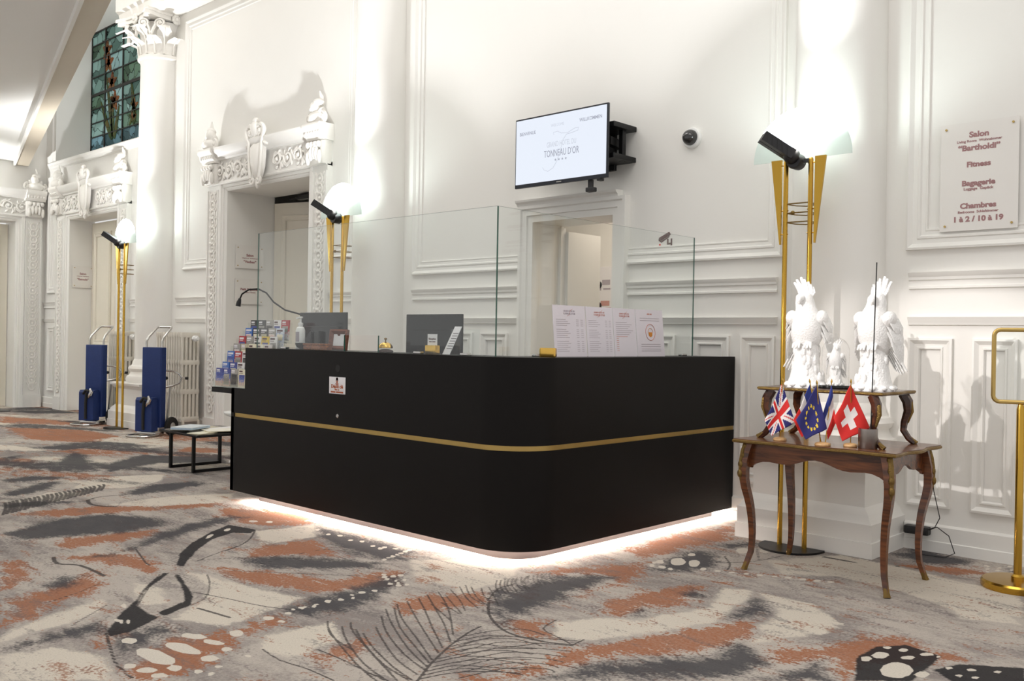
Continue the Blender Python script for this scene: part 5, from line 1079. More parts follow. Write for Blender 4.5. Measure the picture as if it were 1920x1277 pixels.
t4 = make_lamp(-15.1, 'added brass torchiere lighting the end wall, unseen outside the left edge', 130); t4.location = (-15.22, 3.25, 0); t4.rotation_euler = (0, 0, PI/2)  # extra lamp out of view, added for the glow on the end wall
t5 = make_lamp(-13.0, 'added brass torchiere brightening the gallery soffit, unseen outside the left edge', 110); t5.location = (-12.4, 1.7, 0); t5.rotation_euler = (0, 0, PI/2)  # another unseen lamp, added to brighten the gallery soffit
# ------------------------------------------------------------------ television
TY = 5.40; TV = (-4.63, TY, 2.66)
tv = thing('television', 'wall-mounted television showing a welcome screen', 'television', (-4.63, WY, 2.66)); TO = (-4.63, WY, 2.66)
x0, x1, z0, z1 = -5.088, -4.172, 2.388, 2.928
mb = MB(); mb.rbox(x0, x1, TY, TY+.022, z0, z1, .004); mb.rbox(x0+.12, x1-.14, TY+.022, TY+.07, z0+.06, z1-.14, .02); mb.build('case', M['tvbezel'], tv, TO, 30)
mb = MB(); mb.box(x0+.012, x1-.012, TY-.002, TY+.001, z0+.028, z1-.012); scr = mb.build('screen', M['screen'], tv, TO, None)
FR = ((-4.63, TY-.0022, 2.66), (1, 0, 0), (0, 0, 1), (0, -1, 0)); mb = MB()
put_text(mb, 'BIENVENUE', .036, FR, -.325, .135, bold=.0004, wide=.9); mb.build('bienvenue_lettering', M['tvink'], scr, TO, None)
mb = MB(); put_text(mb, 'WILLKOMMEN', .036, FR, .30, .165, bold=.0004, wide=.9); mb.build('willkommen_lettering', M['tvink'], scr, TO, None); mb = MB()
put_text(mb, 'TONNEAU D’OR', .074, FR, .02, -.062, bold=.0003, wide=.62)
for k in range(4):
    c = (-.035+k*.034, -.09); pts = [(c[0]+(.012 if i % 2 == 0 else .005)*math.sin(PI*i/5), c[1]+(.012 if i % 2 == 0 else .005)*math.cos(PI*i/5)) for i in range(10)]
    mb.add([(-4.63+u, TY-.003, 2.66+v) for u, v in pts], [tuple(range(10))])
mb.build('hotel_lettering', M['tvink'], scr, TO, None)
mb = MB(); put_text(mb, 'WELCOME', .03, FR, -.02, .165, wide=.9); put_text(mb, 'GRAND HOTEL DU', .056, FR, .02, .012, bold=.0003, wide=.60)
sw = [(-.165, -.135), (-.15, -.155), (-.11, -.17), (-.06, -.15), (-.02, -.10), (.01, -.03), (.035, .05), (.07, .09), (.12, .095), (.18, .105), (.19, .125), (.15, .125), (.08, .10), (.02, .105), (-.02, .125), (-.06, .12), (-.055, .10)]
mb.tube([(-4.63+u, TY-.003, 2.66+v) for u, v in sw], .0028, 4); mb.build('faint_lettering', M['tvink2'], scr, TO, None)
mb = MB(); FRb = ((-4.63, TY-.001, z0+.008), (1, 0, 0), (0, 0, 1), (0, -1, 0)); word_bars(mb, FRb, 0, .002, [.05], .007); mb.build('maker_mark', M['alu'], tv, TO, None)
mb = MB(); 
for z in (2.79, 2.56): mb.rbox(-4.40, -4.17, TY+.07, WY, z-.018, z+.018, .004)
mb.rbox(-4.24, -4.20, TY+.22, TY+.26, 2.54, 2.81, .004); mb.rbox(-4.75, -4.35, WY-.03, WY, 2.5, 2.85, .004); mb.bar((-4.3, WY-.03, 2.68), (-4.25, TY+.1, 2.68), .05, .06)
mb.build('wall_bracket', M['blackmetal'], tv, TO, 25)
mb = MB(); mb.rbox(-4.37, -4.33, TY+.02, TY+.05, 2.30, 2.39, .006); mb.rbox(-4.375, -4.30, TY+.0, TY+.05, 2.30, 2.33, .006); mb.build('sensor', M['blackplastic'], tv, TO, 25); mb = MB(); mb.rbox(-4.27, -4.235, TY+.0, TY+.05, 2.372, 2.392, .004); mb.build('receiver', M['blackplastic'], tv, TO, 25)
# dome camera
t = thing('dome_camera', 'small smoked-glass dome camera on the wall right of the television', 'security camera', (-3.68, WY, 2.66)); o_ = (-3.68, WY, 2.66)
mb = MB(); mb.lathe([(0, WY-.0), (.075, WY-.0), (.075, WY-.015), (.068, WY-.028), (.05, WY-.03)], (-3.68, 0, 2.66), 28, axis='y'); mb.build('mount_ring', M['white'], t, o_)
mb = MB(); mb.lathe([(.056, WY-.028)]+[(.056*math.cos(a), WY-.035-.056*math.sin(a)) for a in [PI/2*i/8 for i in range(9)]], (-3.68, 0, 2.66), 24, axis='y'); mb.build('dome', M['domecam'], t, o_)
# CCTV pictogram
mb = MB(); c = (-3.90, 1.955); Y_ = WY-.002
def plate(pts, y0=Y_): mb.prism([(c[0]+u, c[1]+v) for u, v in pts], 'y', y0-.001, WY-.0002)
plate([(-.055, .01), (.035, .05), (.05, .03), (-.035, -.012)]); plate([(-.055, .006), (-.035, -.016), (.04, .022), (.035, .012), (-.03, -.026), (-.055, -.01)]); plate([(.018, .0), (.03, .0), (.03, -.03), (.05, -.03), (.05, 0), (.062, 0), (.062, -.065), (.05, -.065), (.05, -.042), (.018, -.042)])
cs = tag(mb.build('camera_pictogram', M['ink_dark'], None, None, None), 'printed camera pictogram stuck on the wall behind the glass', 'wall sticker')
mb = MB(); mb.lathe([(0, WY-.002), (.007, WY-.002), (.007, WY)], (-3.945, 0, 1.915), 12, axis='y'); mb.build('red_dot', M['red'], cs, None, None)

# ------------------------------------------------------------------ acrylic signs
def sign(label, frame, w, h, lines, group='acrylic direction signs'):
    """frame: origin at lower left on the wall, right, up, normal"""
    O, Rr, U, Nn = [Vector(q) for q in frame]; t = thing('direction_sign', label, 'sign', O, 0, group)
    def pt(x, y, z): return Rr*x+U*y+Nn*z
    mb = MB(); vs = [pt(x, y, z) for z in (.018, .024) for x, y in ((0, 0), (w, 0), (w, h), (0, h))]
    mb.add(vs, [(3, 2, 1, 0), (4, 5, 6, 7), (0, 1, 5, 4), (1, 2, 6, 5), (2, 3, 7, 6), (3, 0, 4, 7)]); mb.build('plate', M['acrylic'], t, None, None)
    for x, y in ((.03, .03), (w-.03, .03), (.03, h-.03), (w-.03, h-.03)):
        mb = MB(); mb.tube([pt(x, y, 0), pt(x, y, .030)], .0065, 10); mb.build('standoff', M['brass2'], t)
    for body, size, y, bold in lines:
        mb = MB(); put_text(mb, body, size*.80, ((0, 0, 0), Rr, U, Nn), w/2, y, bold=bold*.9, wide=1.12)
        mb.v = [tuple(Vector(p)+Nn*.0246) for p in mb.v]; mb.build('lettering', M['sign_ink'], t, None, None)
    return t
sign('large direction sign listing Salon Bartholdi, Fitness, Bagagerie and Chambres', ((-1.966, WY, 1.878), (1, 0, 0), (0, 0, 1), (0, -1, 0)), .418, .622,
     [('Salon', .055, .535, .0022), ('Living Room  Wohnzimmer', .024, .507, .0007), ('“Bartholdi”', .055, .46, .0022), ('Fitness', .052, .365, .0022), ('Bagagerie', .052, .258, .0022), ('Luggage  Gepäck', .026, .232, .0008), ('Chambres', .052, .128, .0022), ('Bedrooms  Schlafzimmer', .024, .10, .0007), ('1 à 2 / 10 à 19', .052, .052, .0022)])
RV = ((0, 1, 0), (0, 0, 1), (1, 0, 0))
sign('small Salon Vauban sign, upper of two on the door reveal left of the desk', ((-10.03, 5.835, 1.985), *RV), .38, .275, [('Salon', .05, .145, .002), ('Living Room  Wohnzimmer', .021, .118, .0006), ('“Vauban”', .05, .068, .002)])
sign('small Petit Déjeuner sign, lower of two on the door reveal left of the desk', ((-10.03, 5.835, 1.56), *RV), .38, .30, [('Petit Déjeuner', .045, .165, .002), ('Breakfast  Frühstück', .022, .135, .0006)])
sign('small Salon sign on the reveal of the doorway under the stained glass', ((-14.61, 5.775, 1.86), *RV), .31, .33, [('Salon', .05, .20, .002), ('Living Room  Wohnzimmer', .018, .17, .0006), ('“Estrade”', .05, .115, .002)])
# poster in the corridor
t = thing('poster', 'white poster with small coloured logos inside the doorway', 'poster', (-5.94, 7.5, 1.30)); o_ = (-5.94, 7.5, 1.30)
mb = MB(); mb.rbox(-5.94, -5.58, 7.49, 7.498, 1.42, 1.94, .001); pq = mb.build('sheet', M['paper'], t, o_, None); FR = ((-5.76, 7.489, 1.42), (1, 0, 0), (0, 0, 1), (0, -1, 0))
mb = MB(); mb.lathe([(.025, 7.4885), (.038, 7.4885)], (-5.865, 0, 1.76), 18, axis='y'); word_bars(mb, FR, -.10, .285, [.05], .025); word_bars(mb, FR, .06, .34, [.10, .12], .05); word_bars(mb, FR, .05, .29, [.09, .10], .018); mb.build('print', M['ink_light'], pq, o_, None)
mb = MB(); mb.lathe([(.025, 7.4885), (.038, 7.4885)], (-5.865, 0, 1.55), 18, axis='y'); word_bars(mb, FR, .05, .13, [.11, .12], .05); word_bars(mb, FR, .03, .085, [.09, .10, .08], .028); mb.build('colour_print', M['ink_rose'], pq, o_, None)

# ------------------------------------------------------------------ desk items
t = thing('desk_bell', 'brass reception bell on a dark base on the counter', 'bell', (-4.58, 3.715, ZD))
mb = MB(); mb.lathe([(0, 0), (.048, 0), (.050, .006), (.044, .014), (.02, .02), (0, .021)], n=24); mb.build('base', M['bakelite'], t)
mb = MB(); mb.lathe([(.044, .026), (.046, .029), (.043, .040), (.033, .054), (.018, .062), (.0, .064)], n=28); mb.build('bell_dome', M['gold'], t)
mb = MB(); mb.lathe([(.004, .06), (.004, .078), (.009, .080), (.010, .086), (.005, .090), (0, .091)], n=12); mb.build('button', M['oldbrass'], t)
def monitor(x0, x1, y, zt, label):
    cx = (x0+x1)/2; t = thing('monitor', label, 'monitor', (cx, y, .75), 0, 'computer monitors on the desk'); o_ = (cx, y, .75); h = (x1-x0)*.59
    mb = MB(); mb.rbox(x0, x1, y, y+.018, zt-h, zt, .004); mb.rbox(x0+.06, x1-.06, y+.002-.02, y+.004, zt-h+.05, zt-.10, .008); mb.build('case', M['gloss'], t, o_, 30)
    mb = MB(); mb.box(x0+.008, x1-.008, y+.0175, y+.019, zt-h+.012, zt-.008); mb.build('screen', M['darkgrey'], t, o_, None)
    mb = MB(); mb.rbox(cx-.03, cx+.03, y-.05, y-.02, .76, zt-h*.4, .006); mb.rbox(cx-.13, cx+.13, y-.035, y+.15, .75, .765, .004); mb.build('stand', M['blackplastic'], t, o_, 30)
    return t
monitor(-5.94, -5.37, 4.0, 1.375, 'black monitor seen from behind, next to the brochure rack')
monitor(-4.83, -4.29, 4.09, 1.36, 'black monitor seen from behind, next to the desk bell')
# tilted tablet screen between the brochures and the first monitor
t = thing('tablet_stand', 'grey slanted tablet screen between the brochures and the first monitor', 'tablet', (-5.80, 3.97, ZD))
mb = MB(); mb.prism([(-.08, .005), (.06, .005), (.065, .125), (.055, .128)], 'y', -.01, .0); mb.build('screen', M['darkgrey'], t, None, None)
mb = MB(); mb.bar((.05, .0, .005), (.05, .12, .005), .12, .008); mb.bar((.055, .0, .1), (.055, .10, .01), .01); mb.build('foot', M['blackmetal'], t, None, None)
# wooden box, bowl, picture frame, sanitizer
t = thing('burl_box', 'small burl wood box at the front edge of the counter', 'box', (-5.33, 3.735, ZD)); mb = MB(); mb.rbox(-.10, .10, -.05, .05, 0, .030, .006); mb.build('body', M['burl'], t, None, 30); mb = MB(); mb.rbox(-.103, .103, -.053, .053, .031, .042, .005); mb.build('lid', M['burl'], t, None, 30)
t = thing('black_bowl', 'small black bowl beside the burl wood box', 'bowl', (-5.50, 3.75, ZD)); mb = MB(); mb.lathe([(0, 0), (.03, 0), (.055, .015), (.066, .034), (.067, .044), (.06, .042), (.05, .022), (.025, .01), (0, .009)], n=24); mb.build('body', M['blackplastic'], t); mb = MB(); mb.ell((-.068, 0, .036), (.012, .012, .009), 8, 6); mb.build('grip', M['blackplastic'], t)
t = thing('picture_frame', 'small wooden picture frame with a white card, leaning on the counter', 'picture frame', (-5.24, 3.84, ZD), .25); mb = MB(); mb.mould(rect(-.075, .075, .0, .14), [(0, 0), (0, .02), (.012, .024), (.022, .014), (.028, .008)], 0); mb.box(-.075, .075, 0, .006, 0, .14); f_ = mb.build('frame', M['mahogany'], t, None, 30)
mb = MB(); mb.box(-.045, .045, -.007, -.004, .028, .108); mb.build('card', M['paper'], t, None, None); mb = MB(); mb.bar((0, .004, .11), (0, .06, .002), .02, .006); mb.build('prop', M['mahogany'], t, None, None)
for ch in t.children: ch.rotation_euler = (-.15, 0, 0) if ch.name.startswith(('frame', 'card')) else (0, 0, 0)
t = thing('sanitizer_bottle', 'white pump bottle of hand sanitizer in front of the first monitor', 'bottle', (-5.66, 3.82, ZD))
mb = MB(); mb.lathe([(0, 0), (.03, 0), (.033, .006), (.033, .13), (.026, .15), (.014, .158), (.014, .166), (0, .166)], n=20); mb.build('body', M['white'], t)
mb = MB(); mb.lathe([(.017, .162), (.018, .182), (.007, .186), (.007, .215), (.016, .217), (.016, .228), (0, .23)], n=14); mb.bar((0, 0, .222), (-.045, 0, .216), .014, .010); mb.build('pump', M['white'], t)
mb = MB(); mb.lathe([(.0334, .05), (.0335, .052), (.0335, .118), (.0334, .12)], n=16, a0=-2.3, a1=-.85); mb.build('paper_band', M['ink_light'], t)
# gooseneck clip lamp
t = thing('gooseneck_lamp', 'black gooseneck clip lamp above the brochures', 'lamp', (-5.97, 4.18, 1.30)); o_ = (-5.97, 4.18, 1.30)
mb = MB(); mb.rbox(-5.99, -5.93, 4.16, 4.20, 1.315, 1.345, .004); mb.rbox(-5.985, -5.945, 4.165, 4.195, 1.35, 1.38, .004); mb.build('clip', M['blackplastic'], t, o_)
mb = MB(); mb.tube([(-5.985, 4.18, 1.345), (-6.12, 4.14, 1.365), (-6.26, 4.08, 1.40), (-6.34, 4.03, 1.46), (-6.38, 3.99, 1.53), (-6.43, 3.95, 1.56), (-6.50, 3.91, 1.555), (-6.55, 3.88, 1.52), (-6.565, 3.87, 1.48)], .0065, 8); mb.build('gooseneck', M['blackmetal'], t, o_)
mb = MB(); mb.tube([(-6.562, 3.87, 1.485), (-6.57, 3.865, 1.455), (-6.575, 3.862, 1.425)], [.01, .018, .02], 12); mb.build('lamp_head', M['blackplastic'], t, o_)
# gold block with card, leaflet, second gold block
def gold_block(x, y, label, rz=0):
    t = thing('gold_block', label, 'paperweight', (x, y, ZD), rz); mb = MB(); mb.rbox(-.045, .045, -.025, .025, 0, .052, .008); mb.build('body', M['gold'], t, None, 30); return t
t = gold_block(-4.15, 3.72, 'gold block card holder with a small white card, before the second monitor')
mb = MB(); mb.box(-.042, .042, -.002, .0, .05, .118); cd = mb.build('card', M['paper'], t, None, None); mb = MB(); put_text(mb, 'Réception', .0155, ((0, -.0022, .085), (1, 0, 0), (0, 0, 1), (0, -1, 0)), 0, 0, bold=.0006); word_bars(mb, ((0, -.0022, .07), (1, 0, 0), (0, 0, 1), (0, -1, 0)), 0, 0, [.024, .028], .006); mb.build('lettering', M['ink_dark'], cd, None, None)
gold_block(-3.40, 3.90, 'gold block standing alone at the rounded corner of the counter', .5)
t = thing('leaflet', 'narrow white leaflet leaning in front of the second monitor', 'leaflet', (-4.04, 3.74, ZD), -.15); mb = MB(); mb.add([(-.055, 0, 0), (.02, 0, 0), (.055, .06, .165), (-.015, .06, .165), (-.055, .003, 0), (.02, .003, 0), (.055, .063, .165), (-.015, .063, .165)], [(0, 1, 2, 3), (7, 6, 5, 4), (0, 4, 5, 1), (1, 5, 6, 2), (2, 6, 7, 3), (3, 7, 4, 0)]); lf_ = mb.build('sheet', M['paper'], t, None, None)
mb = MB()
for k in range(7): q = .2+.09*k; mb.add([(-.035+.037*q, .06*q-.001, .165*q), (.02+.037*q, .06*q-.001, .165*q), (.02+.037*q, .06*q-.001, .165*q+.004), (-.035+.037*q, .06*q-.001, .165*q+.004)], [(0, 1, 2, 3)])
mb.build('print', M['ink'], lf_, None, None)
t = thing('acrylic_holder', 'clear acrylic leaflet holder behind the white leaflet', 'holder', (-3.98, 3.82, ZD)); mb = MB(); mb.box(-.12, .12, 0, .004, 0, .15); mb.box(-.12, .12, 0, .06, 0, .004); mb.build('body', [M['glass']], t, None, None)
# four sheets standing along the right screen
def sheet(y0, y1, label, kind):
    X_ = -3.485; t = thing('menu_sheet', label, 'notice', (X_, (y0+y1)/2, ZD), 0, 'printed sheets standing along the glass'); w = y1-y0; h = .298
    mb = MB(); mb.add([(-.0, -w/2, 0), (0, w/2, 0), (-.03, w/2, h), (-.03, -w/2, h), (-.003, -w/2, 0), (-.003, w/2, 0), (-.033, w/2, h), (-.033, -w/2, h)], [(0, 1, 2, 3), (7, 6, 5, 4), (0, 4, 5, 1), (1, 5, 6, 2), (2, 6, 7, 3), (3, 7, 4, 0)])
    sh_ = mb.build('sheet', M['lilac_paper'], t, None, None); U = Vector((-.03, 0, h)).normalized(); F_ = (Vector((.0006, 0, 0)), (0, 1, 0), U, Vector((h, 0, .03)).normalized())
    mb = MB(); m2 = MB()
    def bar_(m, a, b, v, th): O = Vector(F_[0]); m.add([O+Vector((0, a, 0))+U*v, O+Vector((0, b, 0))+U*v, O+Vector((0, b, 0))+U*(v+th), O+Vector((0, a, 0))+U*(v+th)], [(0, 1, 2, 3)])
    if kind < 3:
        put_text(mb if kind == 0 else m2, 'GRAND HÔTEL DU', .013, F_, 0, .262, wide=.9); put_text(mb if kind == 0 else m2, 'TONNEAU D’OR', .016, F_, 0, .246, wide=.9); m2.tube([Vector(F_[0])+Vector((0, u, 0))+U*v for u, v in ((-.02, .238), (.0, .244), (.012, .27), (.03, .28))], .0012, 4)
    if kind < 2:
        for k in range(17):
            if k in (4, 10): continue
            v = .215-.0115*k; bar_(mb, -w*.42, -w*.42+w*(.30+.16*((k*7) % 5)/5), v, .0028); bar_(mb, w*.20, w*.28, v, .0028); bar_(mb, w*.34, w*.42, v, .0028)
    elif kind == 2:
        for k in range(15): v = .21-.0125*k; bar_(mb if k < 7 else m2, -w*.40, -w*.40+w*(.5+.3*((k*5) % 7)/7) if k < 8 else -w*.30, v, .003)
    else:
        word_bars(m2, F_, 0, .268, [.028, .02], .008)
        for v in (.242, .228, .075, .061, .045, .033): bar_(mb, -w*.36, w*.36, v, .004)
        c_ = Vector(F_[0])+U*.155; m2.tube([c_+Vector((.0006, .052*math.cos(a), 0))+U*.052*math.sin(a) for a in [2*PI*i/28 for i in range(28)]], .0022, 4, closed=True)
        m3 = MB(); pts = [(-.022, .0), (.022, .0), (.018, -.024), (0, -.032), (-.018, -.024)]; m3.add([c_+Vector((.0008, u, 0))+U*v for u, v in pts], [tuple(range(5))]); m3.tube([c_+Vector((.0008, .026*math.cos(a), 0))+U*(.026*math.sin(a)) for a in [PI*i/10 for i in range(11)]], .0014, 4); m3.build('crest', M['ink_orange'], sh_, None, None)
    mb.build('print', M['ink_light'], sh_, None, None); m2.build('colour_print', M['ink_rose'], sh_, None, None); return t
sheet(4.06, 4.352, 'first printed price sheet from the rounded corner, by the gold block', 0)
sheet(4.36, 4.618, 'second printed price sheet from the rounded corner', 1)
sheet(4.625, 4.855, 'third printed sheet, in a crinkled plastic sleeve', 2)
sheet(4.862, 5.16, 'last printed sheet, with an orange round emblem', 3)

# ------------------------------------------------------------------ brochure rack
RX0 = -6.43; ry = [3.60, 3.65, 3.69, 3.74, 3.785, 3.84, 3.885]; rt = [.952, 1.0, 1.08, 1.137, 1.194, 1.256, 1.317]
t = thing('brochure_rack', 'clear tiered brochure rack at the left end of the desk', 'brochure rack', (-6.2, 3.75, .812)); o_ = (-6.2, 3.75, .812)
for k in range(7):
    xr = -6.0 if k < 3 else -5.89
    if k < 3: xr = -6.0
    mb = MB(); zb = .815 if k == 0 else rt[k]-.17; mb.box(RX0-.012, xr, ry[k]+.016, ry[k]+.020, zb, rt[k]-.02); mb.box(RX0-.012, xr, ry[k]-.012, ry[k]+.02, zb, zb+.005); mb.box(RX0-.012, xr, ry[k]-.014, ry[k]-.011, zb, zb+.03); mb.build('tier', M['glass'], t, o_, None)
mb = MB()
for k in range(7): mb.box(RX0-.018, RX0-.012, ry[k]-.014, ry[-1]+.03, .812, rt[k]-.02) if k == 0 else mb.box(RX0-.018, RX0-.012, ry[k]-.012, ry[-1]+.03, rt[k-1]-.02, rt[k]-.02)
mb.build('side_panel', M['glass'], t, o_, None)
def cover(name, c1, c2, c3, sc=9):
    k = N(name); p = k.n('BsdfPrincipled', i_Roughness=.3); tc = k.n('TexCoord'); nz = k.n('TexNoise', i_Scale=sc, i_Detail=5.0, i_Distortion=1.0); g = k.n('SeparateXYZ')
    k.l(tc.outputs['Generated'], nz.inputs['Vector']); k.l(tc.outputs['Generated'], g.inputs[0]); ad = k.n('Math', operation='ADD'); mu = k.n('Math', operation='MULTIPLY_ADD'); mu.inputs[1].default_value = 1.3; mu.inputs[2].default_value = -.65
    k.l(nz.outputs['Fac'], mu.inputs[0]); k.l(mu.outputs[0], ad.inputs[0]); k.l(g.outputs[2], ad.inputs[1]); r = k.n('ValToRGB'); e = r.color_ramp.elements; e[0].position = .28; e[1].position = .78; e[0].color = sl(c1)+(1,); e[1].color = sl(c3)+(1,); m = e.new(.52); m.color = sl(c2)+(1,)
    k.l(ad.outputs[0], r.inputs[0]); k.l(r.outputs[0], p.inputs['Base Color']); k.l(p.outputs[0], k.out.inputs[0]); return k.m
CV = {'snowy blue': cover('cover_snow', (206, 180, 160), (92, 120, 190), (60, 70, 150)), 'grey': cover('cover_grey', (150, 146, 130), (120, 118, 116), (170, 165, 158)), 'white': cover('cover_white', (236, 232, 228), (226, 222, 216), (240, 238, 236)), 'blue': cover('cover_blue', (40, 88, 170), (36, 90, 180), (50, 110, 196)), 'red': cover('cover_red', (236, 230, 226), (200, 40, 44), (180, 34, 44)), 'green': cover('cover_green', (92, 104, 50), (130, 136, 84), (196, 188, 160)), 'yellow': cover('cover_yellow', (226, 190, 40), (236, 206, 40), (230, 196, 30)), 'black': cover('cover_black', (60, 56, 52), (90, 84, 78), (44, 44, 46)), 'cream': cover('cover_cream', (216, 206, 176), (236, 226, 190), (244, 238, 214)), 'blue and white': cover('cover_bw', (240, 240, 244), (150, 170, 206), (226, 232, 242)), 'orange': cover('cover_orange', (226, 150, 90), (206, 72, 66), (238, 228, 222))}
RK = [['snowy blue', 'snowy blue', 'grey', 'cream'], ['blue', 'snowy blue', 'white', 'black'], ['blue', 'red', 'white', 'blue and white'], ['grey', 'green', 'cream', 'cream', 'orange', 'red'], ['red', 'grey', 'white', 'yellow', 'white', 'blue and white'], ['blue', 'black', 'black', 'grey', 'blue and white', 'white'], ['black', 'black', 'grey', 'white', 'red', 'blue and white']]
TIER = ['lowest', 'second lowest', 'third lowest', 'middle', 'third highest', 'second highest', 'top']; ORD = ['first', 'second', 'third', 'fourth', 'fifth', 'sixth']
for k, row in enumerate(RK):
    for i, cname in enumerate(row[:5]):
        mb = MB(); w = .098; hh = .132 if k == 0 else .15; mb.box(0, w, -.004, .004, 0, hh)
        zb = .822 if k == 0 else rt[k]-hh
        b = mb.build('brochure', CV[cname], None, None, None); b.location = (RX0+i*.106, ry[k], zb); b.rotation_euler = (-.06, 0, 0)
        m2 = MB(); m2.box(w*.1, w*(.55+.3*((i*3+k) % 3)/2), -.0048, -.004, hh*.84, hh*.93); m2.box(w*.1, w*.6, -.0048, -.004, hh*.77, hh*.80); m2.build('title', M['paper'] if cname in ('snowy blue', 'blue', 'black', 'red', 'green', 'grey') else M['ink_dark'], b, None, None)
        m2 = MB(); m2.box(w*.12, w*.88, -.0046, -.004, hh*(.40 if k else .1), hh*.70); m2.build('cover_picture', CV[['snowy blue', 'green', 'grey', 'orange', 'black', 'cream'][(i*2+k*3) % 6]], b, None, None)
        tag(b, '%s brochure, %s from the left on the %s tier of the rack' % (cname, ORD[i], TIER[k]), 'brochure', 'brochures in the desk rack')
# ------------------------------------------------------------------ antique table
TBX0, TBX1, TBY0, TBY1, TZ = -2.51, -1.778, 4.535, 5.01, .70
tb = thing('console_table', 'small antique walnut table with curved legs and bronze mounts', 'table', (-2.144, 4.77, 0)); BO = (-2.144, 4.77, 0)
def scallop(x0, x1, y0, y1, amp, n=40):
    """top outline with a gentle serpentine edge"""
    pts = []
    for (a, b, c, d) in ((x0, y0, x1, y0), (x1, y0, x1, y1), (x1, y1, x0, y1), (x0, y1, x0, y0)):
        L = math.hypot(c-a, d-b); nx, ny = (d-b)/L, -(c-a)/L
        for i in range(n//4):
            t = i/(n//4); s_ = amp*math.cos(2*PI*t*2)*math.sin(PI*t)**.5; pts.append((a+(c-a)*t+nx*s_, b+(d-b)*t+ny*s_))
    return pts
mb = MB(); ol = scallop(-2.575, -1.715, 4.47, 5.075, .014); mb.prism(ol, 'z', TZ-.018, TZ); mb.build('table_top', M['walnut'], tb, BO, 30)
mb = MB(); mb.tube([(x, y, TZ-.012) for x, y in ol], .0085, 6, closed=True); mb.build('bronze_edge', M['oldbrass'], tb, BO)
def apron(p0, p1, drop):
    mb = MB(); n = 20; top = []; bot = []
    for i in range(n+1):
        t = i/n; x = p0[0]+(p1[0]-p0[0])*t; y = p0[1]+(p1[1]-p0[1])*t; d = drop+.022*math.cos(2*PI*t*2+PI)*math.sin(PI*t)+.05*(abs(2*t-1)**5)
        top.append((x, y, TZ-.018)); bot.append((x, y, TZ-.018-d))
    nx, ny = -(p1[1]-p0[1]), (p1[0]-p0[0]); L = math.hypot(nx, ny); nx, ny = nx/L*.018, ny/L*.018
    vs = top+bot+[(x+nx, y+ny, z) for x, y, z in top]+[(x+nx, y+ny, z) for x, y, z in bot]; m = n+1; fs = []
    for i in range(n): fs += [(m+i, m+i+1, i+1, i), (2*m+i, 2*m+i+1, 3*m+i+1, 3*m+i), (m+i, 3*m+i, 3*m+i+1, m+i+1)]
    return mb.add(vs, fs)
for a, b in (((TBX0, TBY0), (TBX1, TBY0)), ((TBX1, TBY0), (TBX1, TBY1)), ((TBX1, TBY1), (TBX0, TBY1)), ((TBX0, TBY1), (TBX0, TBY0))): apron(a, b, .085).build('apron', M['walnut'], tb, BO, 30)
def cab_leg(mb, x, y, dx, dy, z0, z1, bow, w0, w1, n=14):
    """cabriole leg: bows outwards at the knee then in, flicking out at the foot"""
    pts = []; rs = []
    for i in range(n+1):
        t = i/n; z = z1+(z0-z1)*t; o = bow*(math.sin(min(1, t*2.2)*PI)*.9 if t < .45 else -math.sin((t-.45)/.55*PI)*.55)+(.02*bow/.03*max(0, t-.85)/.15 if t > .85 else 0)
        pts.append((x+dx*o, y+dy*o, z)); rs.append(w0+(w1-w0)*t**.7)
    return mb.tube(pts, rs, 4, up=(dx, dy, 0)), pts, rs
for x, y, dx, dy in ((TBX0, TBY0, -1, -1), (TBX1, TBY0, 1, -1), (TBX1, TBY1, 1, 1), (TBX0, TBY1, -1, 1)):
    mb = MB(); _, pts, rs = cab_leg(mb, x, y, dx*.7, dy*.7, 0, TZ-.02, .035, .036, .015); lg = mb.build('leg', M['walnut'], tb, BO, 50)
    mb = MB(); q = [(p[0]+dx*.7*r*.75, p[1]+dy*.7*r*.75, p[2]) for p, r in zip(pts, rs)]; mb.tube(q[:6], [.011, .014, .012, .010, .007, .003], 6)
    for i in range(4): mb.ell((q[i][0], q[i][1], q[i][2]-.02), (.016, .016, .024), 8, 6)
    mb.build('bronze_mount', M['oldbrass'], lg, BO, 50); mb = MB(); mb.tube([pts[-2], pts[-1]], [.012, .019], 6); mb.build('foot_cap', M['oldbrass'], lg, BO, 50)
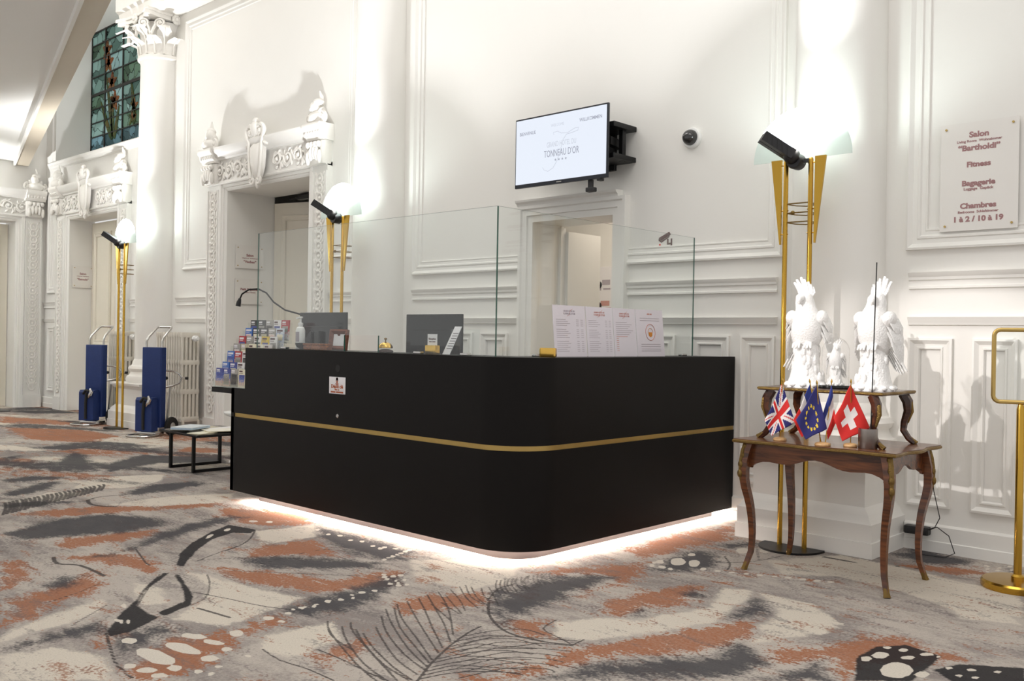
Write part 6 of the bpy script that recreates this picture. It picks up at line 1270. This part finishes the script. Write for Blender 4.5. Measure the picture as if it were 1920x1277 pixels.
# ------------------------------------------------------------------ small stand on the table
EZ = .978; et = thing('etagere', 'low walnut stand with curved legs on the antique table, carrying the statues', 'stand', (-2.17, 4.82, TZ)); EO = (-2.17, 4.82, TZ)
mb = MB(); ol = scallop(-2.505, -1.835, 4.60, 5.03, .008); mb.prism(ol, 'z', EZ-.018, EZ); mb.build('stand_top', M['walnut_dark'], et, EO, 30)
mb = MB(); mb.tube([(x, y, EZ-.008) for x, y in ol], .0075, 6, closed=True); mb.build('bronze_edge', M['oldbrass'], et, EO)
for x, y, dx, dy in ((-2.45, 4.65, -1, -.4), (-1.89, 4.62, 1, -.4), (-1.88, 4.985, 1, .4), (-2.45, 4.99, -1, .4)):
    mb = MB(); pts = [(x, y, EZ-.018), (x+dx*.022, y+dy*.02, EZ-.06), (x+dx*.026, y+dy*.02, EZ-.11), (x+dx*.008, y+dy*.01, EZ-.17), (x+dx*.004, y+dy*.01, EZ-.21), (x+dx*.03, y+dy*.02, EZ-.25), (x+dx*.06, y+dy*.03, TZ+.004)]
    mb.tube(pts, [.026, .027, .023, .018, .017, .016, .015], 6, up=(dx, dy, 0)); lg = mb.build('leg', M['walnut_dark'], et, EO, 50)
    mb = MB(); mb.tube([(p[0]+dx*.016, p[1]+dy*.016-.004, p[2]) for p in pts[1:4]], [.010, .012, .006], 6); mb.build('bronze_mount', M['oldbrass'], lg, EO, 50); mb = MB(); mb.tube([(p[0]+dx*.010, p[1]+dy*.01-.004, p[2]) for p in pts[5:]], [.008, .013], 6); mb.build('foot_cap', M['oldbrass'], lg, EO, 50)
# ------------------------------------------------------------------ porcelain cockatoos
def cockatoo(loc, label, rz, mirror=1, s=1.0, wings=True, group='white porcelain cockatoos'):
    t = thing('cockatoo_statue', label, 'statue', loc, rz, group); t.scale = (s*mirror, s, s); P_ = M['porcelain']
    mb = MB(); rnd = random.Random(int(abs(loc[0])*1000))       # stump with bark and leaves
    mb.tube([(0, 0, 0), (0, 0, .02), (.005, 0, .06), (.0, 0, .13), (-.005, 0, .20), (0, 0, .24)], [.104, .098, .078, .068, .062, .05], 18)
    for k in range(30):
        a = rnd.uniform(0, 2*PI); z = rnd.uniform(.03, .2); r = .094-.2*z if z < .06 else .070-.05*z; mb.ell((r*math.cos(a), r*math.sin(a), z), (.012, .012, rnd.uniform(.022, .04)), 8, 6)
    for k in range(11): a = 2*PI*k/11; mb.ell((.094*math.cos(a), .094*math.sin(a), .014), (.022, .02, .015), 8, 6, Matrix.Rotation(a, 3, 'Z'))
    mb.build('stump', P_, t, None, 70)
    mb = MB()    # body, neck and head as one loft
    sp = [(.02, .02, .16), (.012, .015, .21), (0, .0, .27), (-.004, -.012, .33), (-.002, -.014, .38), (.006, -.006, .42), (.012, -.006, .452), (.012, -.012, .48), (.008, -.008, .502)]
    mb.tube(sp, [.028, .062, .082, .080, .066, .052, .049, .044, .02], 20, flat=.92, up=(1, 0, 0)); mb.build('body', P_, t, None, 80)
    mb = MB(); mb.tube([(.015, -.045, .470), (.02, -.068, .466), (.022, -.078, .450), (.02, -.074, .434)], [.02, .017, .011, .003], 8); mb.ell((.018, -.052, .448), (.011, .014, .010), 8, 6); mb.build('beak', P_, t, None, 60)
    cr = MB()
    for k in range(7):   # crest of upright plumes
        a = (k-3)*.12-.05; b = Vector((.010+.008*(k-3), .004, .474)); ln = .112-.012*abs(k-4)
        tip = b+Vector((math.sin(a)*ln+.016, .018-.01*(k % 2), math.cos(a)*ln)); mid = b*.5+tip*.5+Vector((-.006, .01, 0)); cr.tube([b, mid, tip-Vector((0, .006, 0.002)), tip+Vector((.004, -.006, -.002))], [.010, .0125, .007, .001], 7, flat=.5, up=(1, 0, 0))
    cr.build('crest', P_, t, None, 60)
    for sg in (-1, 1):
        w = MB(); ex = .118 if wings else .088
        for row, (n, ln, z0) in enumerate(((5, .10, .375), (6, .14, .345), (6, .17, .315))):
            for k in range(n):
                u = k/(n-1); st_ = Vector((sg*(.06+.035*u*(ex/.1)), -.02+.05*u+row*.006, z0+.012-.02*u)); en = st_+Vector((sg*(.012+.03*(1-u))*(ex/.1), .012+.02*u, -ln*(.8+.3*u)))
                w.tube([st_, st_*.55+en*.45+Vector((sg*.010, 0, 0)), en], [.016, .021, .006], 8, flat=.35, up=(0, 1, 0))
        w.ell((sg*.078, .0, .365), (.034, .05, .042), 10, 8); w.build('wing', P_, t, None, 60)
    tl = MB()
    for k in range(5): tl.tube([(.03+.008*(k-2), .045, .24), (.075+.012*(k-2), .06, .17), (.115+.014*(k-2), .065, .085+.008*abs(k-2))], [.016, .017, .008], 7, flat=.4, up=(0, 1, 0))
    tl.build('tail', P_, t, None, 60)
    ft = MB()
    for sg in (-1, 1):
        for k in range(3): ft.tube([(sg*.03, -.045, .235), (sg*.03+.014*(k-1), -.075, .225), (sg*.03+.017*(k-1), -.085, .205)], [.011, .009, .005], 6)
    ft.build('foot', P_, t, None, 60); return t
cockatoo((-2.33, 4.80, EZ), 'white porcelain cockatoo with fanned crest, left of the glass dome', .15, -1, 1.02)
cockatoo((-1.955, 4.79, EZ), 'white porcelain cockatoo with trailing tail, right of the glass dome', -.1, 1, 1.0)
t = thing('glass_dome', 'small clear glass dome on a black base between the two cockatoos', 'dome', (-2.165, 4.80, EZ)); 
mb = MB(); mb.lathe([(0, 0), (.085, 0), (.087, .006), (.083, .016), (0, .018)], n=28); mb.build('base', M['gloss'], t)
mb = MB(); mb.lathe([(.07, .018), (.07, .20)]+[(.07*math.cos(a), .20+.07*math.sin(a)) for a in [PI/2*i/8 for i in range(1, 9)]], n=32); mb.lathe([(.012, .268), (.010, .285), (0, .292)], n=12); mb.build('cover', M['glassdome'], t)
cockatoo((-2.165, 4.80, EZ+.018), 'tiny white porcelain bird under the glass dome', .3, 1, .42, True, 'white porcelain cockatoos')
# ------------------------------------------------------------------ little flags
def uk(u, v):
    x, y = (u-.5)*2, (v-.5)  # aspect 2:1 -> x in -1..1, y -.5...5
    if abs(y) < .10 or abs(x) < .10: return 1
    if abs(y) < .167 or abs(x) < .167: return 2
    d1 = (x*.5-y)/1.118*2; d2 = (x*.5+y)/1.118*2
    for d, s_ in ((d1, 1), (d2, -1)):
        if abs(d) < .10: return 1 if (d*s_*(1 if x > 0 else -1) > -.0 and abs(d) < .075) else 2
        if abs(d) < .20: return 2
    return 0
def eu(u, v):
    x, y = (u-.5)*1.5, v-.5
    for k in range(12):
        a = PI*k/6; dx, dy = x-.33*math.sin(a), y-.33*math.cos(a); r = math.hypot(dx, dy)
        if r < .066:
            th = (math.atan2(dx, dy)) % (2*PI/5); th = min(th, 2*PI/5-th)
            if r*math.cos(th-PI/5*0)+r*math.sin(th)*1.376*1.0 < .0655 or r < .028: return 3
    return 0
def swiss(u, v):
    x, y = u-.5, v-.5
    return 2 if (abs(x) < .1 and abs(y) < .32) or (abs(y) < .1 and abs(x) < .32) else 1
def france(u, v): return 4 if u < 1/3 else (2 if u < 2/3 else 1)
FM = [M['navy'], M['red'], M['clothwhite'], M['starYellow'], M['royal']]
def cloth(parent, fn, C4, base, nu=48, nv=32, wave=.006):
    """C4: hoist-top, hoist-bottom, fly-bottom, fly-top (world)"""
    A, D, C, B = [Vector(q)-Vector(base) for q in C4]; mb = MB(); nn = (D-A).cross(B-A).normalized()
    for j in range(nv+1):
        for i in range(nu+1):
            u, v = i/nu, j/nv; p = A*(1-u)*(1-v)+D*(1-u)*v+C*u*v+B*u*(1-v); p = p+nn*wave*(math.sin(u*8+v*3)+.6*math.sin(v*6-u*3)); mb.v.append(tuple(p))
    for j in range(nv):
        for i in range(nu):
            a = j*(nu+1)+i; mb.f.append((a, a+1, a+nu+2, a+nu+1)); mb.mi.append(fn((i+.5)/nu, 1-(j+.5)/nv))
    ob = mb.build('cloth', FM, parent, None, None); ob.data.shade_smooth(); so = ob.modifiers.new('thickness', 'SOLIDIFY'); so.thickness = .0008; return ob
def desk_flag(base, label, fn, C4, own_base=True, off=(0, 0)):
    t = thing('table_flag', label, 'flag', base, 0, 'little flags on the antique table')
    if own_base:
        mb = MB(); mb.lathe([(0, 0), (.033, 0), (.035, .004), (.033, .012), (.026, .016), (.012, .019), (0, .02)], n=24); mb.build('base', M['beech'], t)
    top = Vector(C4[0])-Vector(base); st_ = Vector((off[0], off[1], .012)); d = (top-st_).normalized(); mb = MB(); mb.tube([st_, top+d*.006], .0028, 8); mb.build('stick', M['gold'], t)
    mb = MB(); mb.tube([top+d*.006, top+d*.014, top+d*.026], [.0045, .005, .001], 8); mb.build('finial', M['gold'], t)
    cloth(t, fn, C4, base); return t
desk_flag((-2.359, 4.572, TZ), 'little British flag on a wooden base, leftmost on the table', uk, [(-2.331, 4.535, 1.005), (-2.276, 4.576, .801), (-2.37, 4.497, .729), (-2.395, 4.474, .809)])
b3 = thing('flag_base', 'round wooden base holding three flag sticks on the table', 'flag base', (-2.101, 4.525, TZ)); mb = MB(); mb.lathe([(0, 0), (.038, 0), (.040, .005), (.038, .012), (.03, .016), (.013, .019), (0, .02)], n=24); mb.build('disc', M['beech'], b3)
desk_flag((-2.101, 4.525, TZ), 'little European flag with a ring of yellow stars', eu, [(-2.11, 4.469, 1.006), (-2.07, 4.505, .789), (-2.148, 4.431, .733), (-2.183, 4.399, .829)], False, (-.008, -.010))
desk_flag((-2.101, 4.525, TZ), 'little French flag half hidden behind the European flag', france, [(-2.162, 4.502, 1.009), (-2.126, 4.535, .82), (-2.19, 4.474, .738), (-2.221, 4.446, .823)], False, (-.012, .008))
desk_flag((-2.101, 4.525, TZ), 'little French flag hanging between the European and Swiss flags', france, [(-2.071, 4.547, 1.012), (-2.1, 4.519, .861), (-2.078, 4.538, .73), (-2.05, 4.565, .824)], False, (.012, .006))
desk_flag((-1.99, 4.60, TZ), 'little Swiss flag with a white cross on red', swiss, [(-1.982, 4.575, 1.015), (-1.909, 4.643, .795), (-2.011, 4.547, .729), (-2.041, 4.518, .843)])
t = thing('steel_cup', 'small brushed steel cup with a thin upright rod on the table', 'cup', (-1.90, 4.595, TZ)); mb = MB(); mb.lathe([(0, 0), (.044, 0), (.046, .003), (.046, .098), (.043, .098), (.042, .01), (0, .008)], n=28); mb.build('body', M['cup'], t); mb = MB(); mb.tube([(.012, 0, .01), (.020, .02, .92)], .003, 8); mb.build('rod', M['cable'], t)
# ------------------------------------------------------------------ brass sign stand
t = thing('sign_stand', 'brass sign stand with an empty clear frame at the right edge', 'sign stand', (-1.375, 5.20, 0), .28)
mb = MB(); mb.lathe([(0, 0), (.165, 0), (.168, .006), (.168, .03), (.16, .04), (.04, .044), (0, .044)], n=48); mb.build('base', M['brass'], t)
mb = MB(); mb.lathe([(.03, .044), (.03, .06), (.019, .07), (.019, .90), (.012, .925)], n=24); mb.build('pole', M['brass'], t)
mb = MB(); fw, z0, z1, r = .125, .935, 1.30, .03; pts = []
for cx, cz, a0 in ((fw-r, z0+r, -PI/2), (fw-r, z1-r, 0), (-fw+r, z1-r, PI/2), (-fw+r, z0+r, PI)):
    for k in range(5): a = a0+PI/2*k/4; pts.append((cx+r*math.cos(a), 0, cz+r*math.sin(a)))
mb.tube(pts, .011, 10, closed=True); mb.build('frame', M['brass2'], t); mb = MB(); mb.box(-fw+.008, fw-.008, -.002, .002, z0+.008, z1-.008); mb.build('pane', M['glass'], t, None, None)
# power adapter and cables by the table
t = thing('power_adapter', 'black power adapter with cables on the baseboard behind the table', 'power adapter', (-2.06, 5.69, .10)); o_ = (-2.06, 5.69, .10)
mb = MB(); mb.rbox(-2.12, -1.98, 5.665, 5.725, .10, .145, .008); mb.build('body', M['blackplastic'], t, o_)
mb = MB(); mb.tube([(-1.76, 5.05, .69), (-1.762, 5.12, .45), (-1.79, 5.3, .28), (-1.9, 5.55, .18), (-1.99, 5.69, .13)], .0025, 6); mb.tube([(-1.985, 5.69, .13), (-1.93, 5.67, .16), (-1.86, 5.66, .12), (-1.82, 5.64, .03), (-1.86, 5.6, .006), (-1.98, 5.58, .006), (-2.02, 5.66, .10)], .003, 6); mb.build('cable', M['cable'], t, o_)

# ------------------------------------------------------------------ luggage trolleys
def trolley(x, y, label, rz):
    t = thing('luggage_trolley', label, 'luggage trolley', (x, y, 0), rz, 'blue luggage trolleys')
    mb = MB(); mb.rbox(-.135, .135, -.05, .05, .10, 1.03, .012); mb.build('padded_cover', M['blue'], t, None, 30)
    mb = MB(); mb.prism([(-.16, .06), (-.05, .06), (-.05, .42), (-.07, .45), (-.14, .45), (-.16, .42)], 'x', -.125, .10); mb.build('folded_pouch', M['blue'], t, None, 30)
    mb = MB(); mb.tube([(-.01, -.165, .08), (-.01, -.170, .28), (.0, -.165, .42)], .018, 8); mb.tube([(-.05, -.17, .40), (.0, -.18, .45), (.06, -.175, .44)], .016, 8); mb.build('strap', M['rubber'], t); mb = MB(); mb.tube([(.03, -.165, .35), (.07, -.185, .39), (.085, -.18, .43), (.06, -.17, .47)], [.012, .022, .022, .012], 10); mb.build('buckle', M['chrome'], t)
    mb = MB(); mb.tube([(-.11, 0, .9), (-.11, 0, 1.10), (-.108, .03, 1.15), (-.10, .17, 1.26), (-.08, .20, 1.27), (.08, .20, 1.27), (.10, .17, 1.26), (.108, .03, 1.15), (.11, 0, 1.10), (.11, 0, .9)], .0135, 10); mb.build('handle', M['chrome'], t)
    mb = MB(); mb.tube([(.10, .05, .76), (.16, .13, .75), (.22, .17, .72), (.25, .18, .67), (.22, .17, .61), (.16, .13, .58), (.10, .05, .56)], .012, 10); mb.tube([(.25, .18, .67), (.29, .19, .67)], .013, 8); mb.build('side_loop', M['chrome'], t)
    mb = MB(); mb.tube([(.29, .19, .67), (.32, .20, .67)], .017, 8); mb.build('knob', M['rubber'], t); mb = MB(); mb.tube([(.10, .06, .67), (.10, .10, .67)], .02, 8); mb.build('knob', M['rubber'], t)
    mb = MB(); mb.tube([(.14, .12, .58), (.11, .12, .3), (.08, .12, .06)], .011, 8); mb.build('rear_strut', M['alu'], t); mb = MB(); mb.tube([(-.08, .05, .4), (-.08, .10, .2), (-.08, .12, .06)], .011, 8); mb.build('rear_strut', M['alu'], t)
    mb = MB(); mb.tube([(-.15, -.06, .02), (-.16, -.26, .016), (-.10, -.30, .016), (.08, -.30, .016), (.12, -.26, .016), (.12, -.06, .02)], .014, 8); mb.rbox(-.14, .13, -.12, .03, .02, .05, .006); mb.build('toe_plate', M['chrome'], t)
    for s_ in (-1, 1):
        mb = MB(); mb.lathe([(.055, -.022), (.085, -.026), (.104, -.018), (.108, 0), (.104, .018), (.085, .026), (.055, .022)], (s_*.165, .11, .108), 28, axis='x'); w = mb.build('wheel', M['rubber'], t)
        mb = MB(); mb.lathe([(0, -.026), (.03, -.026), (.056, -.018), (.056, .018), (.03, .026), (0, .026)], (s_*.165, .11, .108), 20, axis='x'); mb.build('hub', M['chrome'], w)
    mb = MB(); mb.tube([(-.15, .11, .108), (.15, .11, .108)], .011, 8); mb.build('axle', M['alu'], t); return t
trolley(-12.28, 5.18, 'blue folding luggage trolley left of the brass torchiere', .45)
trolley(-10.57, 5.13, 'blue folding luggage trolley right of the brass torchiere', .45)
# ------------------------------------------------------------------ radiators
def radiator(x0, x1, yb, label):
    n = int((x1-x0)/.062); t = thing('radiator', label, 'radiator', ((x0+x1)/2, yb, 0), 0, 'cream column radiators')
    mb = MB(); D = .25
    for k in range(5):
        y = -D/2+.025+k*(D-.05)/4; mb.tube([(0, y, .18), (0, y, 1.18)], .0185, 8, flat=1.0)
    for z in (.17, .5, .85, 1.18): mb.rbox(-.019, .019, -D/2, D/2, z-.03, z+.03, .014)
    me = mb.mesh('section', [M['radiator']], 40)
    for i in range(n):
        o = bpy.data.objects.new('section', me); COL.objects.link(o); o.parent = t; o.location = (x0-(x0+x1)/2+.03+i*.062, -D/2-.04, 0)
    for sx in (-1, 1):
        for sy in (-.06, -.26): mb = MB(); mb.tube([(sx*((x1-x0)/2-.06), sy, 0.0), (sx*((x1-x0)/2-.06), sy, .16)], [.022, .016], 8); mb.build('foot', M['radiator'], t)
    mb = MB(); mb.lathe([(0, 0), (.035, 0), (.035, .05), (.02, .06), (.02, .09)], ((x1-x0)/2+.0, -.16, 1.14), 14, axis='x'); mb.lathe([(.035, .02), (.037, .03), (.037, .045), (.03, .05)], ((x1-x0)/2, -.16, 1.14), 14, axis='x'); mb.build('valve', M['white'], t)
    return t
radiator(-11.20, -10.46, 5.73, 'cream column radiator between the column and the doorway left of the desk')
radiator(-12.57, -12.12, 5.73, 'cream column radiator half hidden behind the left torchiere')
# ------------------------------------------------------------------ coffee table with magazines
t = thing('coffee_table', 'low black-framed side table with magazines left of the desk', 'table', (-7.7, 4.28, 0)); o_ = (-7.7, 4.28, 0)
mb = MB(); mb.rbox(-8.05, -7.36, 3.96, 4.56, .325, .345, .003); mb.build('table_top', M['gloss'], t, o_, 30)
for x in (-7.97, -7.56):
    mb = MB(); 
    for a, b in (((x, 4.035, .0125), (x, 4.515, .0125)), ((x, 4.035, .0), (x, 4.035, .325)), ((x, 4.515, .0), (x, 4.515, .325)), ((x, 4.035, .3125), (x, 4.515, .3125))): mb.bar(a, b, .025)
    mb.build('leg_frame', M['blackmetal'], t, o_, None)
MG = [('pale blue', -7.78, 4.12, .5, .362, (.21, .29, .022), cover('mag_blue', (196, 214, 226), (150, 180, 206), (220, 228, 232))), ('cream', -7.53, 4.28, -.2, .3535, (.21, .29, .008), cover('mag_cream', (232, 222, 190), (216, 200, 160), (240, 236, 220))), ('white', -7.70, 4.42, .2, .345, (.22, .28, .008), CV['white']), ('green', -7.92, 4.30, .1, .345, (.2, .28, .006), CV['green']), ('light grey', -7.88, 4.07, -.3, .353, (.10, .15, .006), CV['grey']), ('yellow and white', -7.50, 4.08, .3, .345, (.15, .21, .006), CV['cream'])]
for nm, x, y, rz, z, (w, l_, h), mk in MG:
    mb = MB(); mb.rbox(-w/2, w/2, -l_/2, l_/2, 0, h, .002); b = mb.build('magazine', mk, None, None, None); b.location = (x, y, z); b.rotation_euler = (0, 0, rz); tag(b, '%s magazine lying on the low side table' % nm, 'magazine', 'magazines on the side table')
# white tray table behind the desk end
t = thing('white_pedestal', 'white oval side tray on a slim post behind the desk end', 'side table', (-7.9, 4.72, 0)); mb = MB(); mb.lathe([(0, .43), (.12, .43), (.17, .445), (.185, .465), (.185, .475), (0, .475)], n=32); mb.build('tray', M['white'], t); mb = MB(); mb.lathe([(.02, .02), (.02, .43)], n=16); mb.build('post', M['white'], t); mb = MB(); mb.lathe([(0, 0), (.13, 0), (.13, .012), (.03, .02), (0, .02)], n=28); mb.build('foot', M['white'], t)
# doormat at the far door
mb = MB(); mb.rbox(XE+.05, XE+.75, EY-.7, EY+.55, 0.001, .012, .003); tag(mb.build('doormat', M['darkgrey'], None, None, None), 'dark doormat on the carpet before the far left door', 'doormat')
bpy.context.view_layer.update()
